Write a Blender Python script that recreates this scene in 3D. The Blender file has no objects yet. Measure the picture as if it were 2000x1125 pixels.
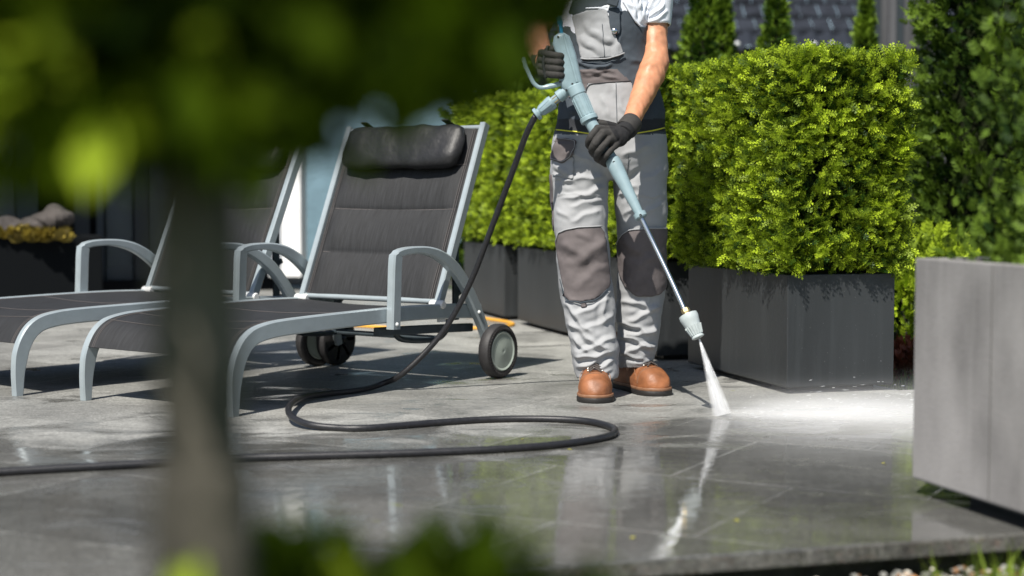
import bpy, bmesh, math, random
import numpy as np
from mathutils import Vector, Matrix, noise as mn
random.seed(7); rng = np.random.default_rng(7)
SC = bpy.context.scene
COL = SC.collection

# ---------------------------------------------------------------- camera
FPX, HZ, CH = 3108.0, 384.0, 0.66
PIT = math.atan((562.5 - HZ) / FPX)
cam = bpy.data.cameras.new('camera')
camo = bpy.data.objects.new('camera', cam); COL.objects.link(camo)
camo.location = (0, 0, CH); camo.rotation_euler = (math.pi / 2 - PIT, 0, 0)
cam.sensor_width = 36; cam.lens = FPX / 2000 * 36; cam.clip_start = .05; cam.clip_end = 500
cam.dof.use_dof = True; cam.dof.focus_distance = 5.15; cam.dof.aperture_fstop = 2.1
SC.camera = camo
SC.cycles.volume_bounces = 6; SC.cycles.max_bounces = 12
# ---------------------------------------------------------------- world and sun
SUN = Vector((.32, .66, -1.0))
w = bpy.data.worlds.new('World'); SC.world = w; w.use_nodes = True
nt = w.node_tree; sky = nt.nodes.new('ShaderNodeTexSky'); sky.sky_type = 'NISHITA'; sky.sun_disc = False
sky.sun_elevation = math.atan2(1, math.hypot(SUN.x, SUN.y)); sky.sun_rotation = math.atan2(-SUN.x, -SUN.y)
nt.links.new(sky.outputs[0], nt.nodes['Background'].inputs[0]); nt.nodes['Background'].inputs[1].default_value = .072
sl = bpy.data.lights.new('sun', 'SUN'); sl.energy = 5.0; sl.angle = math.radians(.5); sl.color = (1, .95, .87)
so = bpy.data.objects.new('sun', sl); COL.objects.link(so); so.rotation_euler = SUN.to_track_quat('-Z', 'Y').to_euler(); so.location = (-3, -5, 8)
SC.view_settings.view_transform = 'Standard'; SC.view_settings.look = 'None'; SC.view_settings.exposure = 0.56; SC.view_settings.gamma = 1

# ---------------------------------------------------------------- helpers
cp, sp = math.cos(PIT), math.sin(PIT)
def P(px, py, Y):
    """world point at depth Y behind photo position (px, py)"""
    a = (px - 1000) / FPX; b = -(py - 562.5) / FPX
    dy = cp + b * sp; dz = -sp + b * cp
    t = Y / dy
    return Vector((a * t, Y, CH + dz * t))
def G(px, py, z=0.0):
    a = (px - 1000) / FPX; b = -(py - 562.5) / FPX
    dy = cp + b * sp; dz = -sp + b * cp
    t = (z - CH) / dz
    return Vector((a * t, dy * t, z))
def pxof(co):
    """photo position of world points, N x 3"""
    x, y, z = co[:, 0], co[:, 1], co[:, 2] - CH
    d = y * cp - z * sp; u = y * sp + z * cp
    return 1000 + FPX * x / d, 562.5 - FPX * u / d
EA = Vector((.280, -.960, 0)); EE = Vector((.960, .280, 0))      # the garden's two directions

class MB:
    def __init__(s): s.v = []; s.f = []; s.m = []
    def add(s, vs, fs, mi=0):
        o = len(s.v); s.v += [tuple(v) for v in vs]; s.f += [tuple(i + o for i in f) for f in fs]; s.m += [mi] * len(fs); return s
    def box(s, c, size, M=None, mi=0):
        M = M or Matrix.Identity(3); c = Vector(c); hx, hy, hz = [q / 2 for q in size]
        vs = [c + M @ Vector((x, y, z)) for x in (-hx, hx) for y in (-hy, hy) for z in (-hz, hz)]
        return s.add(vs, [(0, 1, 3, 2), (4, 6, 7, 5), (0, 4, 5, 1), (2, 3, 7, 6), (0, 2, 6, 4), (1, 5, 7, 3)], mi)
    def rings(s, rs, mi=0, cap=True, closed=False):
        n = len(rs[0]); vs = [v for r in rs for v in r]; fs = []
        m = len(rs)
        for i in range(m if closed else m - 1):
            for j in range(n):
                a = i * n + j; b = i * n + (j + 1) % n; i2 = (i + 1) % m
                fs.append((a, b, i2 * n + (j + 1) % n, i2 * n + j))
        if cap and not closed:
            fs.append(tuple(range(n))[::-1]); fs.append(tuple((m - 1) * n + j for j in range(n)))
        return s.add(vs, fs, mi)
    def tube(s, pts, r, n=12, mi=0, cap=True, ends=False, flat=None):
        pts = [Vector(p) for p in pts]; m = len(pts)
        rr = list(r) if hasattr(r, '__len__') else [r] * m
        if ends:
            d0 = (pts[0] - pts[1]).normalized(); d1 = (pts[-1] - pts[-2]).normalized()
            pre = [(pts[0] + d0 * rr[0] * math.sin(a), rr[0] * math.cos(a)) for a in (1.5, 1.1, .7, .35)]
            post = [(pts[-1] + d1 * rr[-1] * math.sin(a), rr[-1] * math.cos(a)) for a in (.35, .7, 1.1, 1.5)]
            pts = [q[0] for q in pre] + pts + [q[0] for q in post]; rr = [q[1] for q in pre] + rr + [q[1] for q in post]; m = len(pts)
        t = [(pts[min(i + 1, m - 1)] - pts[max(i - 1, 0)]).normalized() for i in range(m)]
        up = Vector((0, 0, 1)) if abs(t[0].z) < .9 else Vector((1, 0, 0))
        x = t[0].cross(up).normalized(); rs = []
        for i in range(m):
            x = (x - t[i] * x.dot(t[i])).normalized(); y = t[i].cross(x)
            rs.append([pts[i] + x * (rr[i] * math.cos(2 * math.pi * j / n)) + y * (rr[i] * math.sin(2 * math.pi * j / n)) for j in range(n)])
        return s.rings(rs, mi, cap)
    def bar(s, pts, wx, h, B=(1, 0, 0), mi=0, taper=None):
        """flat bar swept along pts; B is the sideways direction"""
        pts = [Vector(p) for p in pts]; m = len(pts); B = Vector(B).normalized(); rs = []
        for i in range(m):
            t = (pts[min(i + 1, m - 1)] - pts[max(i - 1, 0)]).normalized(); u = B.cross(t).normalized()
            k = taper[i] if taper else 1
            a, b = wx / 2, h / 2 * k; c = min(a, b) * .35
            prof = [(-a + c, -b), (a - c, -b), (a, -b + c), (a, b - c), (a - c, b), (-a + c, b), (-a, b - c), (-a, -b + c)]
            rs.append([pts[i] + B * p + u * q for p, q in prof])
        return s.rings(rs, mi)
    def lathe(s, p0, p1, prof, n=24, mi=0, cap=True):
        p0, p1 = Vector(p0), Vector(p1); t = (p1 - p0); L = t.length; t.normalize()
        up = Vector((0, 1, 0)) if abs(t.y) < .9 else Vector((1, 0, 0))
        x = t.cross(up).normalized(); y = t.cross(x)
        return s.rings([[p0 + t * (u * L) + x * (r * math.cos(2 * math.pi * j / n)) + y * (r * math.sin(2 * math.pi * j / n)) for j in range(n)] for u, r in prof], mi, cap)
    def ell(s, c, r, M=None, n=16, m=10, mi=0):
        M = M or Matrix.Identity(3); c = Vector(c)
        r = r if hasattr(r, '__len__') else (r, r, r)
        rs = []
        for i in range(m + 1):
            a = -math.pi / 2 + math.pi * (i + .001) / (m + .002)
            rs.append([c + M @ Vector((r[0] * math.cos(a) * math.cos(2 * math.pi * j / n), r[1] * math.cos(a) * math.sin(2 * math.pi * j / n), r[2] * math.sin(a))) for j in range(n)])
        return s.rings(rs, mi)
    def mesh(s, name='m'):
        me = bpy.data.meshes.new(name); me.from_pydata(s.v, [], s.f); me.update()
        if any(s.m): me.polygons.foreach_set('material_index', s.m)
        b = bmesh.new(); b.from_mesh(me); bmesh.ops.recalc_face_normals(b, faces=b.faces); b.to_mesh(me); b.free()
        return me

def W(o):
    M = o.matrix_basis.copy()
    if o.parent: M = W(o.parent) @ o.matrix_parent_inverse @ M
    return M
def attach(c, p):
    c.parent = p; c.matrix_parent_inverse = W(p).inverted()
def link(name, me, mats, parent=None, smooth=True, ang=35, bevel=0, keep=False):
    me.name = name
    for m in (mats if isinstance(mats, (list, tuple)) else [mats]): me.materials.append(m)
    if smooth:
        me.polygons.foreach_set('use_smooth', [True] * len(me.polygons)); me.set_sharp_from_angle(angle=math.radians(ang))
    o = bpy.data.objects.new(name, me); COL.objects.link(o)
    if parent:
        if keep: o.parent = parent
        else: attach(o, parent)
    if bevel:
        b = o.modifiers.new('bevel', 'BEVEL'); b.width = bevel; b.segments = 2; b.limit_method = 'ANGLE'; b.angle_limit = math.radians(40)
    return o
def tag(o, label=None, cat=None, group=None, kind=None):
    if label: o['label'] = label
    if cat: o['category'] = cat
    if group: o['group'] = group
    if kind: o['kind'] = kind
    return o
def empty(name, loc, label, cat, group=None, rz=0):
    o = bpy.data.objects.new(name, None); COL.objects.link(o); o.location = loc; o.rotation_euler = (0, 0, rz); o.empty_display_size = .1
    return tag(o, label, cat, group)
def copy_tree(o, parent=None):
    c = o.copy(); COL.objects.link(c)
    if parent: c.parent = parent
    for ch in [q for q in bpy.data.objects if q.parent == o]: copy_tree(ch, c)
    return c
def catmull(pts, k=8):
    pts = [Vector(p) for p in pts]; out = []
    q = [pts[0] * 2 - pts[1]] + pts + [pts[-1] * 2 - pts[-2]]
    for i in range(1, len(q) - 2):
        for j in range(k):
            t = j / k; a, b, c, d = q[i - 1:i + 3]
            out.append(.5 * ((2 * b) + (c - a) * t + (2 * a - 5 * b + 4 * c - d) * t * t + (3 * b - a - 3 * c + d) * t ** 3))
    out.append(pts[-1]); return out
def blob(mb, voxel, smooth=4, fac=.5):
    """fuse overlapping closed shapes of mb into one continuous surface"""
    me = mb.mesh('tmp'); o = bpy.data.objects.new('tmp', me); COL.objects.link(o)
    r = o.modifiers.new('r', 'REMESH'); r.mode = 'VOXEL'; r.voxel_size = voxel
    s = o.modifiers.new('s', 'SMOOTH'); s.iterations = smooth; s.factor = fac
    dg = bpy.context.evaluated_depsgraph_get(); ev = o.evaluated_get(dg)
    nm = bpy.data.meshes.new_from_object(ev)
    bpy.data.objects.remove(o); bpy.data.meshes.remove(me)
    return nm
def co_of(me):
    a = np.empty(len(me.vertices) * 3, np.float64); me.vertices.foreach_get('co', a); return a.reshape(-1, 3)
def no_of(me):
    a = np.empty(len(me.vertices) * 3, np.float64); me.vertices.foreach_get('normal', a); return a.reshape(-1, 3)
def set_co(me, a): me.vertices.foreach_set('co', a.astype(np.float32).ravel()); me.update()

# ---------------------------------------------------------------- materials
def mat(name, base, rough=.5, metal=0, spec=.5, noise=None, bump=None, **kw):
    m = bpy.data.materials.new(name); m.use_nodes = True; n = m.node_tree; p = n.nodes['Principled BSDF']
    p.inputs['Base Color'].default_value = (*base, 1); p.inputs['Roughness'].default_value = rough
    p.inputs['Metallic'].default_value = metal; p.inputs['Specular IOR Level'].default_value = spec
    for k, v in kw.items(): p.inputs[k].default_value = v
    tc = n.nodes.new('ShaderNodeTexCoord')
    def nz(scale, detail=4, st=None):
        t = n.nodes.new('ShaderNodeTexNoise'); t.inputs['Scale'].default_value = scale; t.inputs['Detail'].default_value = detail
        if st:
            mp = n.nodes.new('ShaderNodeMapping'); mp.inputs['Scale'].default_value = st; n.links.new(tc.outputs['Object'], mp.inputs[0]); n.links.new(mp.outputs[0], t.inputs[0])
        else: n.links.new(tc.outputs['Object'], t.inputs[0])
        return t
    if noise:                                   # (scale, dark multiplier, light multiplier [, stretch])
        t = nz(noise[0], 5, noise[3] if len(noise) > 3 else None); r = n.nodes.new('ShaderNodeMapRange')
        r.inputs[1].default_value = .3; r.inputs[2].default_value = .7; r.inputs[3].default_value = noise[1]; r.inputs[4].default_value = noise[2]
        n.links.new(t.outputs[0], r.inputs[0]); x = n.nodes.new('ShaderNodeVectorMath'); x.operation = 'SCALE'; x.inputs[0].default_value = base
        n.links.new(r.outputs[0], x.inputs['Scale']); n.links.new(x.outputs[0], p.inputs['Base Color'])
    if bump:                                    # (scale, distance [, stretch])
        t = nz(bump[0], 4, bump[2] if len(bump) > 2 else None); b = n.nodes.new('ShaderNodeBump'); b.inputs['Distance'].default_value = bump[1]; b.inputs['Strength'].default_value = 1
        n.links.new(t.outputs[0], b.inputs['Height']); n.links.new(b.outputs[0], p.inputs['Normal'])
    return m
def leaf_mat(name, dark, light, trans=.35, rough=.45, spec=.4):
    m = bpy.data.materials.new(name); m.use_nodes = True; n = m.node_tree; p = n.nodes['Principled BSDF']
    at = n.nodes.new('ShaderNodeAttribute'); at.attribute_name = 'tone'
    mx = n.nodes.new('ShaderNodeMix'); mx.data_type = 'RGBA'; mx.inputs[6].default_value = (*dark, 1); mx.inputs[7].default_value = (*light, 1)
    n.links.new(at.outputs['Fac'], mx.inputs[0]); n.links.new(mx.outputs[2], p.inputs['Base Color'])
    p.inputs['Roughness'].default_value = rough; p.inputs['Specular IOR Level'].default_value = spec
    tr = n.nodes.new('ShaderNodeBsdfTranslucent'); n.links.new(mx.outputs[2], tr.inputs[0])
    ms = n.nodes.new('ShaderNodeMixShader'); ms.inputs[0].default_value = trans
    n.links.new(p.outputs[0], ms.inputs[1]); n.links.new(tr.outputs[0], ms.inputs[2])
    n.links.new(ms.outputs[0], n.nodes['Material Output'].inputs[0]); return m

M = {}
M['alu'] = mat('painted_aluminium', (.34, .39, .41), .36, .25, noise=(30, .93, 1.04), bump=(220, .0002))
M['sling'] = mat('woven_sling', (.0125, .013, .0145), .72, noise=(1.0, .45, 1.75, (260, 14, 14)), bump=(1.0, .0006, (1400, 500, 900)))
M['stitch'] = mat('stitching', (.09, .08, .078), .8)
M['leather'] = mat('black_leatherette', (.011, .011, .012), .52, noise=(40, .8, 1.2), bump=(25, .004))
M['rubber'] = mat('rubber', (.022, .021, .022), .6, noise=(60, .8, 1.3), bump=(300, .0006))
M['black'] = mat('black_plastic', (.012, .013, .014), .5)
M['hubcap'] = mat('grey_hubcap', (.36, .41, .37), .4, noise=(25, .9, 1.08))
M['whitepl'] = mat('white_plastic', (.62, .63, .62), .45)
M['darkmetal'] = mat('dark_painted_metal', (.045, .06, .07), .45, noise=(30, .8, 1.2))
M['tool'] = mat('grey_blue_plastic', (.24, .33, .36), .38, noise=(35, .9, 1.07), bump=(500, .0002))
M['toollight'] = mat('pale_grey_plastic', (.42, .47, .47), .45, noise=(60, .92, 1.05))
M['steel'] = mat('steel', (.62, .65, .67), .22, 1.0)
M['brass'] = mat('brass', (.50, .40, .22), .5, 1.0)
M['bluepl'] = mat('blue_plastic', (.02, .22, .38), .4)
M['hose'] = mat('black_hose', (.013, .013, .015), .42, noise=(120, .7, 1.6), bump=(900, .0004))
M['yhose'] = mat('orange_hose', (.72, .36, .04), .5)
M['glove'] = mat('glove_fabric', (.028, .026, .024), .8, noise=(90, .8, 1.25), bump=(900, .0008))
M['glovedark'] = mat('glove_knit', (.008, .008, .009), .85, bump=(1200, .0008))
M['grey'] = mat('grey_work_cloth', (.31, .316, .325), .82, noise=(14, .94, 1.04), bump=(1500, .0003))
M['char'] = mat('charcoal_work_cloth', (.042, .054, .068), .82, noise=(14, .85, 1.15), bump=(1500, .0003))
M['brown'] = mat('taupe_work_cloth', (.112, .096, .096), .82, noise=(25, .85, 1.12), bump=(1500, .0003))
M['navy'] = mat('black_band_cloth', (.018, .02, .025), .8, bump=(1500, .0003))
M['yellow'] = mat('yellow_piping', (.60, .58, .05), .6)
M['shirt'] = mat('white_blue_cotton', (.74, .77, .83), .85, noise=(30, .95, 1.03), bump=(1500, .0003))
M['skin'] = mat('tanned_skin', (.50, .23, .125), .48, noise=(38, .88, 1.1), bump=(260, .0006), **{'Subsurface Weight': .08, 'Subsurface Scale': .008})
M['hair'] = mat('brown_hair', (.05, .03, .018), .6, bump=(200, .003))
M['eye'] = mat('eye', (.7, .7, .68), .15); M['lip'] = mat('lip', (.42, .16, .12), .5)
M['boot'] = mat('tan_boot_leather', (.25, .095, .038), .52, noise=(16, .5, 1.35), bump=(90, .0012))
M['bootrim'] = mat('boot_welt', (.22, .11, .06), .5, noise=(60, .8, 1.2))
M['sole'] = mat('boot_sole', (.016, .014, .013), .6, bump=(200, .001))
M['lace'] = mat('boot_lace', (.06, .05, .045), .8); M['eyelet'] = mat('eyelet', (.7, .68, .62), .3, .9)
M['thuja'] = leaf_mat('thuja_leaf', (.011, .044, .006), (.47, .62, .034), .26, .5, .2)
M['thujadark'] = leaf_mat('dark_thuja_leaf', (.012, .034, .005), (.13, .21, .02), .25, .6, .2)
M['conifer'] = leaf_mat('conifer_leaf', (.03, .075, .008), (.24, .36, .03), .3, .6, .2)
M['box'] = leaf_mat('box_leaf', (.010, .026, .003), (.30, .40, .02), .30, .65, .08)
M['core'] = mat('twiggy_core', (.012, .016, .006), .95, noise=(30, .6, 1.5), spec=.1)  # dark filler inside foliage; the inner shade is put into its colour
M['bark'] = mat('bark', (.055, .050, .038), .9, noise=(13, .2, 2.3, (1, 1, .6)), bump=(60, .004))
M['grass'] = leaf_mat('grass_blade', (.05, .10, .012), (.20, .28, .03), .3, .6)
M['straw'] = leaf_mat('straw_leaf', (.08, .06, .012), (.34, .26, .04), .3, .6)
M['red'] = leaf_mat('red_leaf', (.10, .03, .012), (.30, .08, .04), .3, .6)
# ---------------------------------------------------------------- setting
def setting():
    # garden soil and lawn, one sheet to the horizon
    m = mat('lawn_ground', (.07, .11, .02), .95, noise=(3, .6, 1.35), bump=(120, .02))
    mb = MB(); mb.add([(-150, -60, -.09), (150, -60, -.09), (150, 250, -.09), (-150, 250, -.09)], [(0, 1, 2, 3)])
    tag(link('lawn', mb.mesh(), m, smooth=False), kind='structure')
    F0 = Vector((.26, 2.873, 0)); B0 = Vector((1.336, 5.47, 0))
    row = Vector((.918, 5.291, 0)) + EE * .40
    pts = [F0 - EE * 9, F0 + EE * 6, B0 + EE * 6, row + EE * .02, row + EE * .02 - EA * 12, row - EA * 12 - EE * 12]
    mb = MB(); n = len(pts); zt, zb = 0.0, -.035
    mb.add([(p.x, p.y, zt) for p in pts] + [(p.x, p.y, zb) for p in pts], [tuple(range(n)), tuple(range(n, 2 * n))[::-1]] + [(i, n + i, n + (i + 1) % n, (i + 1) % n) for i in range(n)])
    o = link('patio', mb.mesh(), patio_mat(), smooth=False, bevel=.004); tag(o, kind='structure')
    # rough concrete bed below the slabs
    mb = MB(); q = [p.copy() for p in pts]
    q[0] += -EA * .05; q[1] += -EA * .05
    mb.add([(p.x, p.y, -.036) for p in q] + [(p.x, p.y, -.12) for p in q], [tuple(range(n)), tuple(range(n, 2 * n))[::-1]] + [(i, n + i, n + (i + 1) % n, (i + 1) % n) for i in range(n)])
    tag(link('patio_bed', mb.mesh(), mat('bed_concrete', (.035, .033, .03), .9, noise=(20, .5, 1.5), bump=(60, .01)), smooth=False), kind='structure')
    # gravel strip in front of the slab edge
    mb = MB(); r = random.Random(3); u0 = F0 + EA * .015
    for i in range(2600):
        c = u0 + EE * r.uniform(-.9, 1.6) + EA * (r.random() ** 1.2) * .26
        s = r.uniform(.004, .011); z = -.085 + r.uniform(0, .02)
        rot = Matrix.Rotation(r.uniform(0, 6.3), 3, 'Z') @ Matrix.Rotation(r.uniform(-.5, .5), 3, 'X')
        mb.ell((c.x, c.y, z + .012), (s, s * r.uniform(.6, .9), s * r.uniform(.45, .7)), rot, 7, 4, r.choice([0, 0, 1, 2]))
    gm = [mat('pebble_grey', (.22, .22, .20), .7, noise=(40, .6, 1.4)), mat('pebble_pale', (.50, .47, .40), .6, noise=(30, .7, 1.2)), mat('pebble_rust', (.30, .15, .06), .7, noise=(30, .7, 1.3))]
    tag(link('gravel', mb.mesh(), gm, ang=180), 'small mixed pebbles lying along the front edge of the patio', 'gravel', kind='stuff')
    # terracotta mulch at the right end
    mb = MB()
    for i in range(500):
        c = u0 + EE * r.uniform(.57, 1.4) + EA * r.uniform(.12, .5)
        s = r.uniform(.01, .022); rot = Matrix.Rotation(r.uniform(0, 6.3), 3, 'Z') @ Matrix.Rotation(r.uniform(-.7, .7), 3, 'X') @ Matrix.Rotation(r.uniform(-.7, .7), 3, 'Y')
        mb.box((c.x, c.y, -.075 + r.uniform(0, .03)), (s * 1.6, s, s * .35), rot)
    tag(link('bark_mulch', mb.mesh(), mat('terracotta_chips', (.36, .13, .06), .8, noise=(30, .6, 1.3)), smooth=False), 'reddish chips of bark mulch at the patio corner', 'mulch', kind='stuff')
    # grass tufts in the corner and grass beyond the planters
    mb = MB(); tone = []
    def blade(c, h, lean, wd):
        a = r.uniform(0, 6.3); d = Vector((math.cos(a), math.sin(a), 0)); s = Vector((-d.y, d.x, 0)) * wd
        p0 = c; p1 = c + Vector((0, 0, h * .55)) + d * lean * .3; p2 = c + Vector((0, 0, h)) + d * lean
        mb.add([p0 - s, p0 + s, p1 + s * .8, p1 - s * .8, p2], [(0, 1, 2, 3), (3, 2, 4)]); t = r.random(); tone.extend([t, t])
    for cx in (.50, .58, .62, .68, .74, .80, .88, .97, 1.06, 1.2):
        for k in range(r.randint(10, 22)):
            blade(u0 + EE * (cx + r.gauss(0, .02)) + EA * (.10 + r.uniform(-.03, .08)) + Vector((0, 0, -.08)), r.uniform(.05, .12), r.uniform(.01, .05), r.uniform(.0015, .004))
    for i in range(9000):
        c = B0 + EE * r.uniform(-.15, 1.6) - EA * (.02 + r.random() ** 1.5 * 2.2) + Vector((0, 0, -.09))
        blade(c, r.uniform(.04, .10), r.uniform(.01, .04), r.uniform(.002, .004))
    me = mb.mesh(); at = me.attributes.new('tone', 'FLOAT', 'FACE'); at.data.foreach_set('value', tone)
    tag(link('grass', me, M['grass'], smooth=False), 'short green grass beside the patio edges', 'grass', kind='stuff')

def patio_mat():
    m = bpy.data.materials.new('slate_slabs'); m.use_nodes = True; n = m.node_tree; N = n.nodes; L = n.links; p = N['Principled BSDF']
    tc = N.new('ShaderNodeTexCoord')
    def mp(scale=(1, 1, 1), rz=0, loc=(0, 0, 0)):
        x = N.new('ShaderNodeMapping'); x.vector_type = 'POINT'; x.inputs['Scale'].default_value = scale; x.inputs['Rotation'].default_value = (0, 0, rz); x.inputs['Location'].default_value = loc
        L.new(tc.outputs['Object'], x.inputs[0]); return x.outputs[0]
    def nz(vec, s, d=5, dist=0, rough=.55):
        t = N.new('ShaderNodeTexNoise'); t.inputs['Scale'].default_value = s; t.inputs['Detail'].default_value = d; t.inputs['Distortion'].default_value = dist; t.inputs['Roughness'].default_value = rough; L.new(vec, t.inputs[0]); return t.outputs[0]
    def rg(x, a, b, c, d):
        t = N.new('ShaderNodeMapRange'); L.new(x, t.inputs[0])
        for i, v in enumerate((a, b, c, d)): t.inputs[i + 1].default_value = v
        return t.outputs[0]
    def op(o, a, b, clamp=False):
        t = N.new('ShaderNodeMath'); t.operation = o; t.use_clamp = clamp
        for i, v in enumerate((a, b)):
            if isinstance(v, (int, float)): t.inputs[i].default_value = v
            else: L.new(v, t.inputs[i])
        return t.outputs[0]
    ang = math.atan2(.475, .88)      # slab courses: u = (.88,-.475), v = (.475,.88)
    bt = N.new('ShaderNodeTexBrick'); L.new(mp((1, 1, 1), ang, (1.445, -2.861, 0)), bt.inputs[0])
    bt.offset = .5; bt.squash = 1; bt.inputs['Scale'].default_value = 1; bt.inputs['Brick Width'].default_value = .603; bt.inputs['Row Height'].default_value = .603
    bt.inputs['Mortar Size'].default_value = .004; bt.inputs['Mortar Smooth'].default_value = .3; bt.inputs['Bias'].default_value = 0
    bt.inputs['Color1'].default_value = (.34, .34, .34, 1); bt.inputs['Color2'].default_value = (.62, .62, .62, 1); bt.inputs['Mortar'].default_value = (.5, .5, .5, 1)
    slab = bt.outputs['Color']; mort = bt.outputs['Fac']
    plain = mp()
    fine = nz(plain, 150, 5, 0, .8); med = nz(plain, 55, 6, 0, .7); big = nz(plain, 2.2, 5, .6, .6)
    streak = nz(mp((1.2, 14, 1), ang + .35), 3.2, 6, 1.2, .65)
    streak2 = nz(mp((1.5, 20, 1), -.35), 3.0, 5, 1.6, .65)
    # how wet: front of the terrace, plus puddle lobes
    sx = N.new('ShaderNodeSeparateXYZ'); L.new(tc.outputs['Object'], sx.inputs[0])
    dist = op('SUBTRACT', sx.outputs['Y'], op('MULTIPLY', sx.outputs['X'], .12))
    edge = op('ADD', dist, op('MULTIPLY', op('SUBTRACT', nz(mp((1, 1.6, 1)), 2.4, 5, .9), .5), 2.7))
    puddle = rg(nz(mp((1, 1.8, 1)), 3.1, 4, .7), .58, .66, 0, .7)
    wet = op('MAXIMUM', rg(edge, 4.75, 4.25, 0, 1), puddle)
    # colour
    c = op('MULTIPLY', rg(med, .25, .75, .62, 1.36), rg(fine, .36, .64, .50, 1.55))
    c = op('MULTIPLY', c, rg(big, .3, .7, .62, 1.30))
    c = op('MULTIPLY', c, rg(slab, .34, .62, .80, 1.20))
    st = op('MAXIMUM', rg(streak, .58, .72, 0, .6), rg(streak2, .62, .74, 0, .6))
    c = op('ADD', c, st)
    dry = op('MULTIPLY', c, .215)
    wetc = op('MULTIPLY', c, .118)
    v = N.new('ShaderNodeMix'); L.new(wet, v.inputs[0]); L.new(dry, v.inputs[2]); L.new(wetc, v.inputs[3])
    val = op('MULTIPLY', v.outputs[0], rg(mort, 0, 1, 1, .75))
    val = op('ADD', val, op('MULTIPLY', mort, op('MULTIPLY', rg(big, .42, .58, 0, 1), .16)))
    cmb = N.new('ShaderNodeCombineColor'); L.new(op('MULTIPLY', val, 1.0), cmb.inputs[0]); L.new(op('MULTIPLY', val, 1.0), cmb.inputs[1]); L.new(op('MULTIPLY', val, .94), cmb.inputs[2])
    # lichen / algae spots
    al = N.new('ShaderNodeMix'); al.data_type = 'RGBA'; L.new(cmb.outputs[0], al.inputs[6]); al.inputs[7].default_value = (.16, .17, .03, 1)
    L.new(rg(nz(plain, 9, 3, .3), .72, .77, 0, .7), al.inputs[0])
    L.new(al.outputs[2], p.inputs['Base Color'])
    # roughness
    rw = rg(nz(mp((1, 1.4, 1)), 4.5, 6, .8, .7), .50, .66, .010, .34)
    rr = N.new('ShaderNodeMix'); L.new(wet, rr.inputs[0]); rr.inputs[2].default_value = .62; L.new(rw, rr.inputs[3])
    L.new(rr.outputs[0], p.inputs['Roughness'])
    L.new(rg(wet, 0, 1, .3, .9), p.inputs['Specular IOR Level'])
    h = op('ADD', op('MULTIPLY', med, .0018), op('MULTIPLY', fine, .0007))
    h = op('MULTIPLY', h, rg(wet, 0, 1, 1, .03))
    h = op('ADD', h, op('MULTIPLY', nz(mp((1, 2.5, 1)), 7, 3, .5), op('MULTIPLY', wet, .0006)))
    h = op('SUBTRACT', h, op('MULTIPLY', mort, .0022))
    b = N.new('ShaderNodeBump'); b.inputs['Strength'].default_value = 1; b.inputs['Distance'].default_value = 1; L.new(h, b.inputs['Height']); L.new(b.outputs[0], p.inputs['Normal'])
    return m
setting()

# ---------------------------------------------------------------- foliage
def spray_tpl(kind):
    """flat fan of scale leaves, unit length along +y; returns verts, quads"""
    v = []; f = []
    def rh(p, d, l, w):
        p = np.array(p, float); d = np.array(d, float); d /= np.linalg.norm(d); s = np.array([-d[1], d[0], 0.])
        o = len(v); v.extend([p, p + d * l * .45 + s * w, p + d * l, p + d * l * .45 - s * w]); f.append((o, o + 1, o + 2, o + 3))
    if kind == 'fine':
        for k, t in enumerate((.10, .34, .58, .80)):
            for s in (-1, 1):
                l = .50 * (1 - .60 * t); d = np.array([s * .70, .72, 0.]); p = np.array([0, t + .05 * s, 0.])
                rh(p, d, l, .034)
                rh(p + d * l * .35, [s * .10, 1, .12], l * .55, .034); rh(p + d * l * .5, [s * 1.0, .15, -.12], l * .45, .034)
        rh([0, 0, 0], [0, 1, 0], 1.0, .026)
    elif kind == 'mid':
        for t in (.1, .35, .6):
            for s in (-1, 1): rh([0, t, 0], [s * .7, .7, .1 * s], .48 * (1 - .5 * t), .085)
        rh([0, 0, 0], [0, 1, 0], 1.0, .09)
    elif kind == 'leaf':
        v = [np.array(q, float) for q in [(0, 0, 0), (.22, .3, .06), (.26, .62, .05), (0, 1, -.05), (-.26, .62, .05), (-.22, .3, .06), (0, .45, 0)]]
        f = [(0, 1, 2, 6), (6, 2, 3, 4), (0, 6, 4, 5)]
    v = np.array(v)
    if kind != 'leaf': v[:, 2] += -.22 * v[:, 1] ** 2 + .12 * np.abs(v[:, 0])
    return v, f
def scatter(points, dirs, sizes, tones, kind, roll=None):
    """one mesh of many sprays: points N x 3, growth dirs N x 3"""
    tv, tf = spray_tpl(kind); n = len(points); k = len(tv)
    d = dirs / np.linalg.norm(dirs, axis=1, keepdims=True)
    rnd = rng.normal(size=(n, 3)); x = np.cross(d, rnd); x /= np.linalg.norm(x, axis=1, keepdims=True); z = np.cross(x, d)
    V = points[:, None, :] + sizes[:, None, None] * (tv[None, :, 0:1] * x[:, None, :] + tv[None, :, 1:2] * d[:, None, :] + tv[None, :, 2:3] * z[:, None, :])
    F = (np.array(tf)[None] + (np.arange(n) * k)[:, None, None]).reshape(-1, 4)
    me = bpy.data.meshes.new('foliage'); nv = n * k; nf = len(F)
    me.vertices.add(nv); me.vertices.foreach_set('co', V.astype(np.float32).ravel())
    me.loops.add(nf * 4); me.loops.foreach_set('vertex_index', F.astype(np.int32).ravel())
    me.polygons.add(nf); me.polygons.foreach_set('loop_start', np.arange(nf, dtype=np.int32) * 4)
    me.update(calc_edges=True)
    at = me.attributes.new('tone', 'FLOAT', 'FACE'); at.data.foreach_set('value', np.clip(np.repeat(tones, len(tf)) + rng.normal(0, .06, nf), 0, 1).astype(np.float32))
    return me
def lump(p, s, seed=0):
    return np.array([mn.noise(Vector((q[0] * s + seed, q[1] * s, q[2] * s))) for q in p])
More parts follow.
